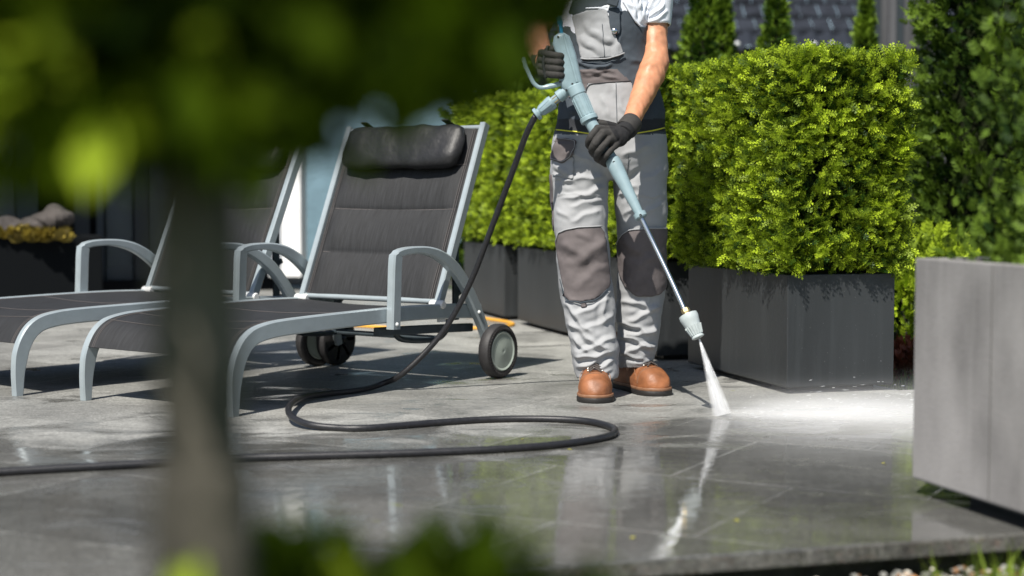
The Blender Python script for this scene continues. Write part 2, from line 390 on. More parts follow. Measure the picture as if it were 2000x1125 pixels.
def hedge_mesh(L, Wd, z0, z1, n, size, kind='fine', seed=0):
    """clipped hedge block: local x along length, y across"""
    A = [L * (z1 - z0), L * (z1 - z0), Wd * (z1 - z0), Wd * (z1 - z0), L * Wd]; A = np.array(A) / sum(A)
    side = rng.choice(5, n, p=A); u = rng.uniform(-.5, .5, n); v = rng.uniform(0, 1, n)
    P_ = np.zeros((n, 3)); N_ = np.zeros((n, 3)); H = z1 - z0
    for s in range(5):
        k = side == s
        if s < 2: sg = -1 if s == 0 else 1; P_[k] = np.c_[u[k] * L, np.full(k.sum(), sg * Wd / 2), z0 + v[k] * H]; N_[k] = (0, sg, 0)
        elif s < 4: sg = -1 if s == 2 else 1; P_[k] = np.c_[np.full(k.sum(), sg * L / 2), u[k] * Wd, z0 + v[k] * H]; N_[k] = (sg, 0, 0)
        else: P_[k] = np.c_[u[k] * L, (v[k] - .5) * Wd, np.full(k.sum(), z1)]; N_[k] = (0, 0, 1)
    # round the corners, add lumps and depth
    cx = np.maximum(np.abs(P_[:, 0]) - (L / 2 - .03), 0); cy = np.maximum(np.abs(P_[:, 1]) - (Wd / 2 - .03), 0); cz = np.maximum(P_[:, 2] - (z1 - .03), 0)
    q = np.sqrt(cx ** 2 + cy ** 2 + cz ** 2); ex = np.maximum(q - .03, 0)
    cen = np.array([0, 0, (z0 + z1) / 2]); out = P_ - cen; out /= np.linalg.norm(out, axis=1, keepdims=True)
    lm = lump(P_, 7, seed) * .018 + lump(P_, 19, seed + 9) * .022
    dep = rng.random(n) ** 1.6 * .085
    tuck = np.clip(1 - (P_[:, 2] - z0) / .10, 0, 1) * .02
    P_ += N_ * (lm - dep - tuck)[:, None] - out * ex[:, None]
    hole = lump(P_, 11, seed + 31)
    keep = ~((hole < -.30) & (dep < .05)); P_, N_, dep, lm = P_[keep], N_[keep], dep[keep], lm[keep]; n = len(P_)
    D = N_ * .95 + np.array([0, 0, .35]) + rng.normal(0, .6, (n, 3))
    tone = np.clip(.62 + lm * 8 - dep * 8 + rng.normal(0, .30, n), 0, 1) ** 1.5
    return scatter(P_, D, size * rng.uniform(.6, 1.25, n), tone, kind)
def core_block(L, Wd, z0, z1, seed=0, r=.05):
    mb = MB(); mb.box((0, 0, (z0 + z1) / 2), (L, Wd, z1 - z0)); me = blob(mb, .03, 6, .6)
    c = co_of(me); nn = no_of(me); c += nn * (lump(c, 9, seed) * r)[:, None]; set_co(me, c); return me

THW = math.atan2(EE.y, EE.x)         # local x = EE, local y = -EA
def planter_parts(name, L, Wd, H, th, m, soil, parent, foot=.02, recess=.05):
    mb = MB()
    def ringr(a, b, z): return [(-a, -b, z), (a, -b, z), (a, b, z), (-a, b, z)]
    a, b = Wd / 2, L / 2
    mb.rings([ringr(a - .004, b - .004, foot), ringr(a, b, foot + .004), ringr(a, b, H), ringr(a - th, b - th, H), ringr(a - th, b - th, H - .07)], cap=True)
    o = link(name, mb.mesh(), m, parent, smooth=False, bevel=.003, keep=True)
    mb = MB(); mb.box((0, 0, foot / 2), (Wd - recess * 2, L - recess * 2, foot)); link('foot', mb.mesh(), M['black'], parent, smooth=False, keep=True)
    return o
M['anth'] = mat('anthracite_panel', (.028, .031, .033), .45, noise=(2.2, .82, 1.30, (1, 1, .35)), bump=(60, .0004))
M['soil'] = mat('soil', (.02, .014, .008), .95, bump=(40, .01))
def streaky(m, base, dots=True):
    """water runs and mineral marks on an upright panel"""
    n = m.node_tree; N = n.nodes; L = n.links; p = N['Principled BSDF']; src = p.inputs['Base Color'].links[0].from_socket
    tc = N.new('ShaderNodeTexCoord'); mp = N.new('ShaderNodeMapping'); mp.inputs['Scale'].default_value = (26, 26, 1.6); L.new(tc.outputs['Object'], mp.inputs[0])
    t = N.new('ShaderNodeTexNoise'); t.inputs['Scale'].default_value = 1.3; t.inputs['Detail'].default_value = 6; L.new(mp.outputs[0], t.inputs[0])
    r = N.new('ShaderNodeMapRange'); L.new(t.outputs[0], r.inputs[0]); r.inputs[1].default_value = .50; r.inputs[2].default_value = .75; r.inputs[3].default_value = 0; r.inputs[4].default_value = .35
    x = N.new('ShaderNodeMix'); x.data_type = 'RGBA'; L.new(r.outputs[0], x.inputs[0]); L.new(src, x.inputs[6]); x.inputs[7].default_value = (*[b * 1.9 for b in base], 1)
    v = N.new('ShaderNodeTexVoronoi'); v.inputs['Scale'].default_value = 55; L.new(tc.outputs['Object'], v.inputs[0])
    r2 = N.new('ShaderNodeMapRange'); L.new(v.outputs['Distance'], r2.inputs[0]); r2.inputs[1].default_value = .07; r2.inputs[2].default_value = .045; r2.inputs[3].default_value = 0; r2.inputs[4].default_value = .5
    y = N.new('ShaderNodeMix'); y.data_type = 'RGBA'; L.new(r2.outputs[0], y.inputs[0]); L.new(x.outputs[2], y.inputs[6]); y.inputs[7].default_value = (.22, .22, .21, 1)
    L.new(y.outputs[2], p.inputs['Base Color'])
streaky(M['anth'], (.028, .031, .033))
PL, PW, PH = .856, .40, .40
corners = [Vector((.918, 5.291, 0)), Vector((.581, 6.37, 0)), Vector((.270, 7.42, 0)), Vector((-.041, 8.467, 0))]
plab = ['anthracite rectangular planter nearest the water jet, two full faces showing', 'anthracite planter half hidden behind the legs of the worker',
        'anthracite planter between the worker and the farthest planter', 'farthest anthracite planter, just behind the lounger wheel and yellow hose']
hlab = ['sharp bright green hedge block in the nearest dark planter', 'bright green hedge block directly right of the trousers, behind the nearest hedge',
        'bright green hedge block just left of the worker and behind the hose', 'farthest clipped hedge block, beside the lounger backrest']
def pcenter(c): return c - EA * (PL / 2) + EE * (PW / 2)
p0 = empty('planter', (0, 0, 0), plab[0], 'planter', 'anthracite planters in a row')
planter_parts('container', PL, PW, PH, .02, M['anth'], None, p0)
mb = MB(); mb.box((0, 0, PH - .05), (PW - .042, PL - .042, .02)); link('soil', mb.mesh(), M['soil'], p0, smooth=False, keep=True)
h0 = empty('thuja_hedge', (0, 0, 0), hlab[0], 'hedge', 'clipped thuja hedges in the planters')
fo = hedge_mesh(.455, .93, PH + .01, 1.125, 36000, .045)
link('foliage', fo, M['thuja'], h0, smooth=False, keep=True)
link('twigs', core_block(.36, .80, PH - .03, 1.02), M['core'], h0, keep=True)  # solid dark block, coloured as the shaded inside of the hedge
for i, c in enumerate(corners):
    a = p0 if i == 0 else copy_tree(p0); b = h0 if i == 0 else copy_tree(h0)
    q = pcenter(c)
    a.location = (q.x, q.y, 0); a.rotation_euler = (0, 0, THW); a['label'] = plab[i]
    q2 = q + EE * .0
    b.location = (q2.x, q2.y, 0); b.rotation_euler = (0, 0, THW + (math.pi if i % 2 else 0)); b['label'] = hlab[i]
    b.scale = (1, 1 + .06 * (i > 0), [1, 1.025, 1.03, 1.045][i])

# big concrete planter at the right
M['conc'] = mat('grey_concrete', (.235, .226, .222), .7, noise=(5, .60, 1.32, (1, 1, .6)), bump=(110, .0010))
streaky(M['conc'], (.16, .155, .152))
cpt = Vector((.888, 3.502, 0)); bl, bw = 1.3, .55
ce = cpt + EA * (bl / 2) + EE * (bw / 2)
bp = empty('concrete_planter', (ce.x, ce.y, 0), 'large pale grey concrete planter in the right foreground', 'planter', rz=THW)
planter_parts('container', bl, bw, .525, .035, M['conc'], None, bp, .035, .09)
mb = MB(); mb.box((0, 0, .47), (bw - .072, bl - .072, .02)); link('soil', mb.mesh(), M['soil'], bp, smooth=False, keep=True)
mb = MB(); mb.box((-bw / 2 - .0006, bl / 2 - .30, .28), (.0016, .0022, .48)); link('panel_seam', mb.mesh(), mat('seam_grey', (.11, .108, .105), .8), bp, smooth=False, keep=True)

def conifer(name, loc, h, r, n, size, label, group, m, kind='mid', seed=0, power=.8, base=.04, spread=.5, cat='conifer'):
    t = empty(name, loc, label, cat, group)
    z = rng.random(n) ** 1.15; prof = np.minimum(1, (z / .10 + .35)) * (1 - z ** 1.5) ** power
    a = rng.uniform(0, 2 * np.pi, n); rad = r * prof
    pp = np.c_[np.cos(a) * rad, np.sin(a) * rad, base + z * (h - base)]
    lm = lump(pp, 3.2 / max(r, .15) * .35 + 3, seed); l2 = lump(pp, 13, seed + 5)
    dep = rng.random(n) ** 1.5 * .35
    k = 1 + lm * .42 + l2 * .16 - dep
    pp[:, 0] *= k; pp[:, 1] *= k
    D = np.c_[np.cos(a), np.sin(a), np.full(n, .9)] + rng.normal(0, spread, (n, 3))
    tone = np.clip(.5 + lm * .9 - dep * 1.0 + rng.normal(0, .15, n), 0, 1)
    me = scatter(pp, D, size * rng.uniform(.6, 1.3, n), tone, kind)
    link('crown', me, m, t, smooth=False, keep=True)
    mb = MB(); zs = np.linspace(0, 1, 14)
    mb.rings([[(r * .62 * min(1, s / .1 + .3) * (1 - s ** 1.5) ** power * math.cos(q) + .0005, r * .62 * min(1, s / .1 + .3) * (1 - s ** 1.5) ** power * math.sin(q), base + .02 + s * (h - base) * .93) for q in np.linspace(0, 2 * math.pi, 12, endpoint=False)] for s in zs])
    link('inner_twigs', mb.mesh(), M['core'], t, keep=True)  # dark filler cone: the crown's inner shade as colour
    mb = MB(); mb.tube([(0, 0, -.12), (0, 0, base + .05), (.005, 0, h * .5)], [r * .10 + .01, r * .09 + .01, .008], 10)
    link('trunk', mb.mesh(), M['bark'], t, keep=True); return t
G3 = 'small pointed conifers behind the hedge row'
for (px, Yc, yt, rr, lab, sd) in [(1366, 8.6, -90, .20, 'tallest small conifer right beside the white sleeve', 1), (1408, 9.2, -50, .17, 'slim conifer tucked just behind the tallest one near the sleeve', 2),
                             (1512, 9.0, -60, .20, 'narrow bright conifer standing alone in front of the dark roof', 3), (1686, 9.6, -4, .19, 'smallest pointed conifer, near the dark boarded wall', 4)]:
    b = P(px, 384, Yc); zt = P(px, yt, Yc).z
    conifer('conifer', (b.x, Yc, -.05), zt + .05, rr, 3600, .052, lab, G3, M['conifer'], 'mid', sd, .95)
# tall dark thujas behind the concrete planter
for (x, y, h, r, lab, sd) in [(2.36, 7.7, 3.4, .46, 'tall dark thuja right behind the concrete planter', 11), (2.95, 7.2, 3.3, .52, 'tall dark thuja at the right edge of the frame', 12), (3.5, 8.2, 3.4, .65, 'tall dark thuja outermost to the right', 14)]:
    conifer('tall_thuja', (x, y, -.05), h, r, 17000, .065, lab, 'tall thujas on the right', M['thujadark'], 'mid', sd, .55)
# greenery growing in the concrete planter
sh = empty('juniper', (ce.x, ce.y, .48), 'dark green juniper growing in the large concrete planter', 'shrub', rz=THW)
n = 9500
pp = np.c_[rng.uniform(-.25, .22, n), rng.uniform(-.60, .60, n), rng.random(n) ** 1.3 * .62]; pp[:, :2] *= (1 - .25 * pp[:, 2:3])
lm = lump(pp, 6, 3)
k_ = lm > -.28; pp = pp[k_]; lm = lm[k_]; n = len(pp)
D = np.c_[pp[:, 0] * 1.5, pp[:, 1] * .8, np.full(n, .7)] + rng.normal(0, .4, (n, 3))
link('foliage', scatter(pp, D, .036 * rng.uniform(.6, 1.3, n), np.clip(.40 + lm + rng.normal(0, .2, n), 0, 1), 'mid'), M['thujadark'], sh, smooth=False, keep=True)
mb = MB()
for i in range(16):
    x, y = random.uniform(-.15, .15), random.uniform(-.5, .4); mb.tube([(x, y, -.02), (x * 1.2, y, .2), (x * 1.3, y + random.uniform(-.08, .08), .5)], [.008, .006, .002], 6)
link('stem', mb.mesh(), M['bark'], sh, keep=True)
# low bright shrub, red plant behind the near planter
def shrub(name, loc, r3, n, size, m, label, cat='shrub', kind='mid', seed=0, tone0=.5, group=None):
    t = empty(name, loc, label, cat, group)
    v = rng.normal(size=(n, 3)); v /= np.linalg.norm(v, axis=1, keepdims=True); v[:, 2] = np.abs(v[:, 2])
    lm = lump(v * np.array(r3), 6 / max(r3) * .35, seed); dep = rng.random(n) ** 1.5 * .4
    pp = v * np.array(r3) * (1 + lm * .4 - dep)[:, None]
    D = v + np.array([0, 0, .4]) + rng.normal(0, .5, (n, 3))
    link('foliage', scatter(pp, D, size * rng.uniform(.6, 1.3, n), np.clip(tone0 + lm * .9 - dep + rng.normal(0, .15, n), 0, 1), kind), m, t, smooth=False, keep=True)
    mb = MB()
    for i in range(9):
        a = i * .7; mb.tube([(0, 0, -.1), (.3 * r3[0] * math.cos(a), .3 * r3[1] * math.sin(a), r3[2] * .4), (.6 * r3[0] * math.cos(a), .6 * r3[1] * math.sin(a), r3[2] * .8)], [.008, .006, .002], 6)
    link('stem', mb.mesh(), M['bark'], t, keep=True)
    return t
a = G(1775, 700)
shrub('green_shrub', (1.70, 6.75, -.06), (.34, .30, .52), 3600, .06, M['thuja'], 'bright green bush glimpsed between the two nearest planters', seed=3, tone0=.35)
shrub('red_plant', (1.56, 6.22, -.06), (.15, .12, .13), 900, .035, M['red'], 'small reddish plant on the lawn between the planters', 'plant', 'leaf', 4)
# dark trees behind the hedge on the left
for (x, y, h, r, lab, sd) in [(-.10, 11.3, 2.1, .42, 'shaded green conifer behind the far end of the hedge row', 21), (.62, 11.8, 2.4, .40, 'shaded conifer behind the worker', 22)]:
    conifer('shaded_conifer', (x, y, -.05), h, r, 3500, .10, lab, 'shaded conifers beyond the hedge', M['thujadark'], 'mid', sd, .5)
# ---------------------------------------------------------------- house on the left
M['render_w'] = mat('white_render', (.80, .80, .79), .9, noise=(8, .93, 1.04), bump=(70, .003))
M['frame'] = mat('dark_window_frame', (.008, .011, .014), .6)
M['postgrey'] = mat('grey_post', (.016, .024, .03), .6, noise=(9, .85, 1.15))
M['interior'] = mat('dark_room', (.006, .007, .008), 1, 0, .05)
M['curtain'] = mat('curtain', (.012, .018, .02), .9, noise=(1, .7, 1.3, (30, 30, .5)))
M['plinth'] = mat('plinth_stone', (.06, .06, .06), .8, noise=(14, .5, 1.5), bump=(30, .01))
M['stonepale'] = mat('pale_stone', (.40, .37, .34), .8, noise=(10, .7, 1.2), bump=(30, .01))
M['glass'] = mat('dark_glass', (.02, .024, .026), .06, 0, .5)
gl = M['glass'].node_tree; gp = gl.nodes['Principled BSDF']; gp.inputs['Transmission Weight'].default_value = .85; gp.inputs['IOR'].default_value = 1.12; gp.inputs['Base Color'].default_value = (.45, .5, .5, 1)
cw = Vector((-1.765, 13.0, 0))
hs = empty('house', (cw.x, cw.y, 0), 'white rendered house with dark glazed doors behind the loungers', 'house')
RE = Matrix(((EE.x, -EA.x, 0), (EE.y, -EA.y, 0), (0, 0, 1)))
# white wall with its shade put into a blue colour; sunlit strip as a pier
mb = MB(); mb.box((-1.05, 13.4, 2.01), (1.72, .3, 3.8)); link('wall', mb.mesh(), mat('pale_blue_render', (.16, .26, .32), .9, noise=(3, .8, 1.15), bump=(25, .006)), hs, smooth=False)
mb = MB(); mb.box((-1.60, 11.35, 1.42), (.235, .30, 2.66)); link('pier', mb.mesh(), M['render_w'], hs, smooth=False, bevel=.01)
mb = MB(); mb.box((-1.05, 13.43, .01), (1.70, .3, .20))
link('plinth', mb.mesh(), M['plinth'], hs, smooth=False)
# pale stone step along the foot of the wall
mb = MB(); 
for i in range(4): mb.box((-1.72 + i * .30, 12.2 + .02 * i, .047), (.285, .5, .09))
link('step', mb.mesh(), M['stonepale'], hs, smooth=False, bevel=.01)
# glazed front, set nearer the terrace
f0 = Vector((-1.76, 11.35, 0))
def onf(u, d=0): return f0 - EE * u - EA * d
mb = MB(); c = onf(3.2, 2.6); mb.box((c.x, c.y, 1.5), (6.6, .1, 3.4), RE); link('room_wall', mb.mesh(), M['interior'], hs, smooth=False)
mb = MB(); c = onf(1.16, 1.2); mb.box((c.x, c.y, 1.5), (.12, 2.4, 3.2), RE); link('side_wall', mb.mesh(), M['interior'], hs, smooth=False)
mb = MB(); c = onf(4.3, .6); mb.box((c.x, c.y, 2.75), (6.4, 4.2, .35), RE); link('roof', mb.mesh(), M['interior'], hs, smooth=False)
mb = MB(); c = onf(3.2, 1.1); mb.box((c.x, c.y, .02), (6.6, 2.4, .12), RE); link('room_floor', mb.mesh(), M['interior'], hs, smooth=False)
for u, wd_, mm in ((0.12, .10, 'frame'), (.60, .07, 'frame'), (.86, .10, 'frame'), (1.14, .05, 'postgrey'), (1.26, .10, 'frame'), (1.62, .14, 'postgrey'), (2.9, .10, 'frame'), (3.9, .1, 'frame')):
    mb = MB(); c = onf(u, 0); mb.box((c.x, c.y, 1.33), (wd_, .09, 2.56), RE); link('door_frame', mb.mesh(), M[mm], hs, smooth=False, bevel=.004)
for u0, u1 in ((.17, .56), (.64, .80), (.92, 1.10), (1.70, 2.84), (2.96, 3.84)):
    mb = MB(); c = onf((u0 + u1) / 2, .02); mb.box((c.x, c.y, 1.33), (u1 - u0, .012, 2.5), RE); link('glass_pane', mb.mesh(), M['glass'], hs, smooth=False)
mb = MB(); c = onf(2.27, -.06); mb.box((c.x, c.y, .26), (1.16, .03, .42), RE); link('lower_panel', mb.mesh(), M['frame'], hs, smooth=False)
mb = MB(); c = onf(.33, .15); 
pts = [onf(.50 - .30 * i / 40, .16 + .02 * math.sin(i * 1.4)) for i in range(41)]
mb.add([(p.x, p.y, z) for z in (.1, 1.0) for p in pts], [(i, i + 1, 42 + i, 41 + i) for i in range(40)]); link('curtain', mb.mesh(), M['curtain'], hs)
# rocks and grass built in place of the garden reflection in the door glass
M['rock'] = mat('rock', (.05, .043, .04), .85, noise=(6, .5, 1.5), bump=(12, .03))  # for the rocks built in place of the reflection
for i, (px, py, r, lab) in enumerate([(28, 455, .17, 'rounded grey rock at the left of the rockery in the doorway'), (75, 440, .12, 'flat grey rock in the middle of the doorway rockery'), (102, 425, .13, 'upright grey rock at the right of the doorway rockery')]):
    p = P(px, py, 10.05); mb = MB(); mb.ell((0, 0, 0), (r, r * .7, r * .6), None, 20, 14); me = mb.mesh(); c = co_of(me)
    c *= (1 + .5 * lump(c, 9, i))[:, None]; set_co(me, c); o = link('garden_rock', me, M['rock'], ang=25); o.location = p
    tag(o, lab, 'rock', 'rocks in the doorway rockery')
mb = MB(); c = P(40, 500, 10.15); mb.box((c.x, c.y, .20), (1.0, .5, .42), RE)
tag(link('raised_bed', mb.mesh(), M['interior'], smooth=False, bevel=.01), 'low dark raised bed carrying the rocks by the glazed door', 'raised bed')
for i, (px, py) in enumerate([(15, 462), (60, 466), (95, 464)]):
    t = empty('ornamental_grass', P(px, py + 4, 9.93), ['yellow grass tuft at the far left of the rockery', 'yellow grass tuft in the middle of the rockery', 'yellow grass tuft at the right of the rockery'][i], 'grass tuft', 'grass tufts in the rockery')
    n = 160; a = rng.uniform(0, 6.3, n); pp = np.c_[np.cos(a) * .05, np.sin(a) * .03, np.zeros(n)]; D = np.c_[np.cos(a), np.sin(a) * .6, rng.uniform(.2, 1.2, n)]
    link('blades', scatter(pp, D, rng.uniform(.05, .13, n), rng.uniform(.0, 1, n), 'leaf'), M['straw'], t, smooth=False, keep=True)

# ---------------------------------------------------------------- outbuilding roof behind
M['slate'] = mat('slate_tiles', (.018, .021, .028), .9, 0, .15, noise=(5, .6, 1.6), bump=(6, .06))
M['metalroof'] = mat('ribbed_sheet', (.02, .024, .033), .8, 0, .15)
M['boards'] = mat('weathered_boards', (.055, .055, .06), .7, noise=(6, .6, 1.5, (1, 1, .1)))
ob = empty('outbuilding', (4, 21, 0), 'dark slate roofed outbuilding behind the pointed conifers', 'building')
e0 = P(1250, 97, 19.5); e1 = P(1660, 97, 19.5)
# slate courses
mb = MB(); x0, x1 = -4.0, 6.3; rows = 20
for i in range(rows):
    y = 19.5 + .33 + i * .24; z = e0.z + .235 + i * .20; cols = 44
    for j in range(cols):
        xx = x0 + (x1 - x0) * (j + .5 * (i % 2)) / cols; wv = (x1 - x0) / cols
        dz = random.uniform(0, .035)
        mb.add([(xx, y - .03, z + .035 + dz), (xx + wv * .97, y - .03, z + .035 + random.uniform(0, .03)), (xx + wv * .97, y + .27, z + .23), (xx, y + .27, z + .23), (xx, y - .03, z), (xx + wv * .97, y - .03, z)], [(0, 1, 2, 3), (4, 5, 1, 0)])
link('roof', mb.mesh(), M['slate'], ob, smooth=False)
mb = MB()
for j in range(52):                                       # ribbed metal eaves strip
    xx = -4 + j * .2; mb.add([(xx, 19.5, e0.z), (xx + .06, 19.5, e0.z + .05), (xx + .10, 19.5, e0.z + .05), (xx + .16, 19.5, e0.z), (xx + .2, 19.5, e0.z)] + [(q + .02, 19.92, e0.z + .29 + h_) for q, h_ in ((xx, 0), (xx + .06, .05), (xx + .10, .05), (xx + .16, 0), (xx + .2, 0))], [(0, 1, 6, 5), (1, 2, 7, 6), (2, 3, 8, 7), (3, 4, 9, 8)])
link('eaves_sheet', mb.mesh(), M['metalroof'], ob, smooth=False)
for px in (1395, 1440, 1590, 1625):
    p = P(px, 86, 19.42); mb = MB(); mb.ell(p, .032, None, 12, 8); link('gutter_bracket', mb.mesh(), M['whitepl'], ob)
mb = MB(); mb.box((1.2, 20.35, e0.z / 2 + .05), (10.4, .3, e0.z + .1), None); link('wall', mb.mesh(), M['boards'], ob, smooth=False)
bw_ = empty('board_wall', (P(1745, 384, 15).x, 15, 0), 'dark upright boards beside the tall thuja at top right', 'fence')
for k in range(9):
    p = P(1708 + k * 15, 384, 15); mb = MB(); mb.box((p.x, 15 + .02 * (k % 2), 1.6), (.066, .03, 3.3)); link('board', mb.mesh(), M['boards'] if k % 3 else M['postgrey'], bw_, smooth=False)

# ---------------------------------------------------------------- loungers
def lounger():
    Wd = .668; t = empty('sun_lounger', (0, 0, 0), 'x', 'sun lounger', 'grey sun loungers')
    def part(name, mb, m, parent=t, **k): return link(name, mb.mesh(), m, parent, keep=True, **k)
    rail = catmull([(0, 0, 0), (0, .004, .09), (0, .022, .165), (0, .065, .222), (0, .14, .247), (0, .3, .256), (0, .75, .262), (0, 1.05, .256), (0, 1.24, .246)], 6)
    for sx in (0, -Wd):
        mb = MB(); pts = [p + Vector((sx, 0, 0)) for p in rail]
        mb.bar(pts, .026, .052, taper=[min(1, .62 + .5 * i / 12) for i in range(len(pts))])
        part('side_rail', mb, M['alu'])
        mb = MB(); o = sx + (.028 if sx == 0 else -.028)
        arc = catmull([(o, .722, .215), (o, .728, .34), (o, .735, .45), (o, .752, .470), (o, .82, .478), (o, .90, .474), (o, .98, .452), (o, 1.06, .405), (o, 1.13, .335), (o, 1.19, .25), (o, 1.24, .165), (o, 1.262, .085)], 5)
        tp = [1.0] * len(arc)
        # post is broad, the arc a flat strip that narrows to the axle
        tp = [1.15 if i < 12 else (.62 + .02 * max(0, 20 - i) / 8) if i < 22 else min(1.1, .62 + .04 * (i - 22)) if i < 44 else max(.7, 1.1 - .04 * (i - 44)) for i in range(len(arc))]
        mb.bar(arc, .032, .040, taper=tp); a_ = part('armrest', mb, M['alu'])
        for (yy, zz) in ((.722, .232), (1.185, .246)):
            mb = MB(); mb.ell((o + (.016 if sx == 0 else -.016), yy, zz), .007, None, 10, 6); part('bolt', mb, M['whitepl'], a_)
        # wheel
        xo = sx + (.058 if sx == 0 else -.058); sg = 1 if sx == 0 else -1
        c = Vector((xo, 1.283, .1)); mb = MB()
        mb.lathe(c - Vector((.024 * sg, 0, 0)), c + Vector((.024 * sg, 0, 0)), [(0, .050), (0, .086), (.08, .094), (.22, .0985), (.5, .0995), (.78, .0985), (.92, .094), (1, .086), (1, .075), (.8, .073), (.8, .001)], 48)
        wl = part('wheel', mb, M['rubber'], ang=30)
        mb = MB(); mb.lathe(c + Vector((.012 * sg, 0, 0)), c + Vector((.024 * sg, 0, 0)), [(0, .073), (.7, .073), (1, .069), (.75, .063), (.8, .055), (1.0, .02), (1.15, .010), (1.1, .006), (1.0, .001)], 40); part('hubcap', mb, M['hubcap'], wl, ang=20)
        mb = MB()
        for k in range(7):
            a = k * 2 * math.pi / 7; mb.box(c + Vector((-.020 * sg, .045 * math.cos(a), .045 * math.sin(a))), (.008, .012, .07), Matrix.Rotation(a + math.pi / 2, 3, 'X'))
        mb.lathe(c - Vector((.05 * sg, 0, 0)), c - Vector((.01 * sg, 0, 0)), [(0, .010), (.2, .016), (1, .016)], 16); part('spokes', mb, M['black'], wl)
        mb = MB()
        for k in range(48):
            a = k * 2 * math.pi / 48; mb.box(c + Vector((.0245 * sg, .0835 * math.cos(a), .0835 * math.sin(a))), (.004, .004, .008), Matrix.Rotation(a + math.pi / 2, 3, 'X'))
        part('tyre_tread', mb, M['rubber'], wl, smooth=False)
    # seat sling
    def strip(path, x0, x1, nx, sag, thick=.004):
        mb = MB(); rs = []
        path = [Vector(p) for p in path]; m = len(path)
        for i, p in enumerate(path):
            tt = (path[min(i + 1, m - 1)] - path[max(i - 1, 0)]).normalized(); nn = Vector((-1, 0, 0)).cross(tt).normalized()
            if nn.z < -.2: nn = -nn
            row = []
            for j in range(nx + 1):
                u = j / nx; row.append(Vector((x0 + (x1 - x0) * u, p.y, p.z)) - nn * (sag(i / (m - 1), u)))
            rs.append((row, nn))
        top = [q for row, nn in rs for q in row]; bot = [q - nn * thick for row, nn in rs for q in row]; k = nx + 1; N = len(top)
        fs = []
        for i in range(m - 1):
            for j in range(nx):
                a = i * k + j; fs.append((a, a + 1, a + k + 1, a + k)); fs.append((N + a, N + a + k, N + a + k + 1, N + a + 1))
        for i in range(m - 1):
            for j in (0, nx): a = i * k + j; fs.append((a, a + k, N + a + k, N + a))
        for j in range(nx):
            for i in (0, m - 1): a = i * k + j; fs.append((a, a + 1, N + a + 1, N + a))
        mb.add(top + bot, fs); return mb
    off = [p + Vector((0, 0, 0)) for p in rail]
    sp_ = [p for p in rail if p.z > .165 and p.y < 1.02]
    # path on top of the rail
    sp2 = []
    for i, p in enumerate(sp_):
        tt = (sp_[min(i + 1, len(sp_) - 1)] - sp_[max(i - 1, 0)]).normalized(); nn = Vector((0, -tt.z, tt.y)); sp2.append(p + nn * .022)
    part('seat_sling', strip(sp2, -.012, -Wd + .012, 24, lambda v, u: .012 * math.sin(math.pi * u) * min(1, v * 4 + .4)), M['sling'])
    mb = MB()
    for dx in (-.03, -.038, -Wd + .03, -Wd + .038): mb.tube([q + Vector((dx, 0, .0005 - .0012)) for q in sp2[:-1]], .0011, 5)
    for k in (9, 15, 21): mb.tube([Vector((-.02 - (Wd - .04) * j / 20, sp2[k].y, sp2[k].z + .0010 - .012 * math.sin(math.pi * (.02 + .96 * j / 20)))) for j in range(21)], .0010, 5)
    part('seam', mb, M['stitch'])
    # cross bars
    for (y, z) in ((.05, .19), (.40, .246), (.98, .246), (1.2, .235)):
        mb = MB(); mb.tube([(-.01, y, z), (-Wd + .01, y, z)], .011, 12); part('cross_bar', mb, M['darkmetal'])
    # lower back bar pair and the U-shaped prop
    for sx in (-.03, -Wd + .03):
        mb = MB(); mb.bar([(sx, .70, .205), (sx, 1.0, .195), (sx, 1.235, .185)], .02, .030); part('lower_rail', mb, M['darkmetal'])
    mb = MB(); mb.tube(catmull([(-.09, .86, .20), (-.09, .90, .165), (-.09, 1.0, .150), (-.09, 1.12, .150), (-.09, 1.17, .18), (-.09, 1.18, .215)], 6), .010, 10)
    mb.tube([(-.09, 1.12, .150), (-Wd + .09, 1.12, .150)], .010, 10)
    mb.tube(catmull([(-Wd + .09, .86, .20), (-Wd + .09, .90, .165), (-Wd + .09, 1.0, .150), (-Wd + .09, 1.12, .150), (-Wd + .09, 1.17, .18), (-Wd + .09, 1.18, .215)], 6), .010, 10)
    part('prop_bar', mb, M['darkmetal'])
    # backrest
    hb = Vector((0, 1.019, .277)); ang = 1.163; bd = Vector((0, math.cos(ang), math.sin(ang))); bn = Vector((0, -math.sin(ang), math.cos(ang))); BL = .705
    for sx in (-.012, -Wd + .012):
        mb = MB(); mb.bar([hb + bd * (BL * q) + Vector((sx, 0, 0)) for q in (0, .5, 1)], .024, .036); part('backrest_rail', mb, M['alu'], bevel=0)
        mb = MB(); x_ = sx + (.03 if sx > -.1 else -.03) * 0
        mb.lathe(hb + Vector((sx - .03, -.005, .004)), hb + Vector((sx + .03, -.005, .004)), [(0, .012), (.1, .016), (.9, .016), (1, .012)], 18)
        mb.box(hb + Vector((sx + (.012 if sx > -.1 else -.012), .002, -.03)), (.014, .032, .055)); part('hinge', mb, M['whitepl'])
    for q in (.02, .98):
        mb = MB(); mb.tube([hb + bd * (BL * q) + Vector((-.02, 0, 0)), hb + bd * (BL * q) + Vector((-Wd + .02, 0, 0))], .010, 12)
        part('backrest_bar', mb, M['alu'])
    seams = (0.0, .27, .52, .77, 1.0)
    def pad(v, u):
        q = .015 + v * .97
        for a, b in zip(seams, seams[1:]):
            if a <= q <= b: return -.016 * (math.sin(math.pi * (q - a) / (b - a)) ** .45) * min(1, 10 * min(u, 1 - u)) ** .7 + .012 * math.sin(math.pi * u) + .004
        return .004
    pth = [hb + bd * (BL * (.015 + .97 * i / 90)) + bn * .006 for i in range(91)]
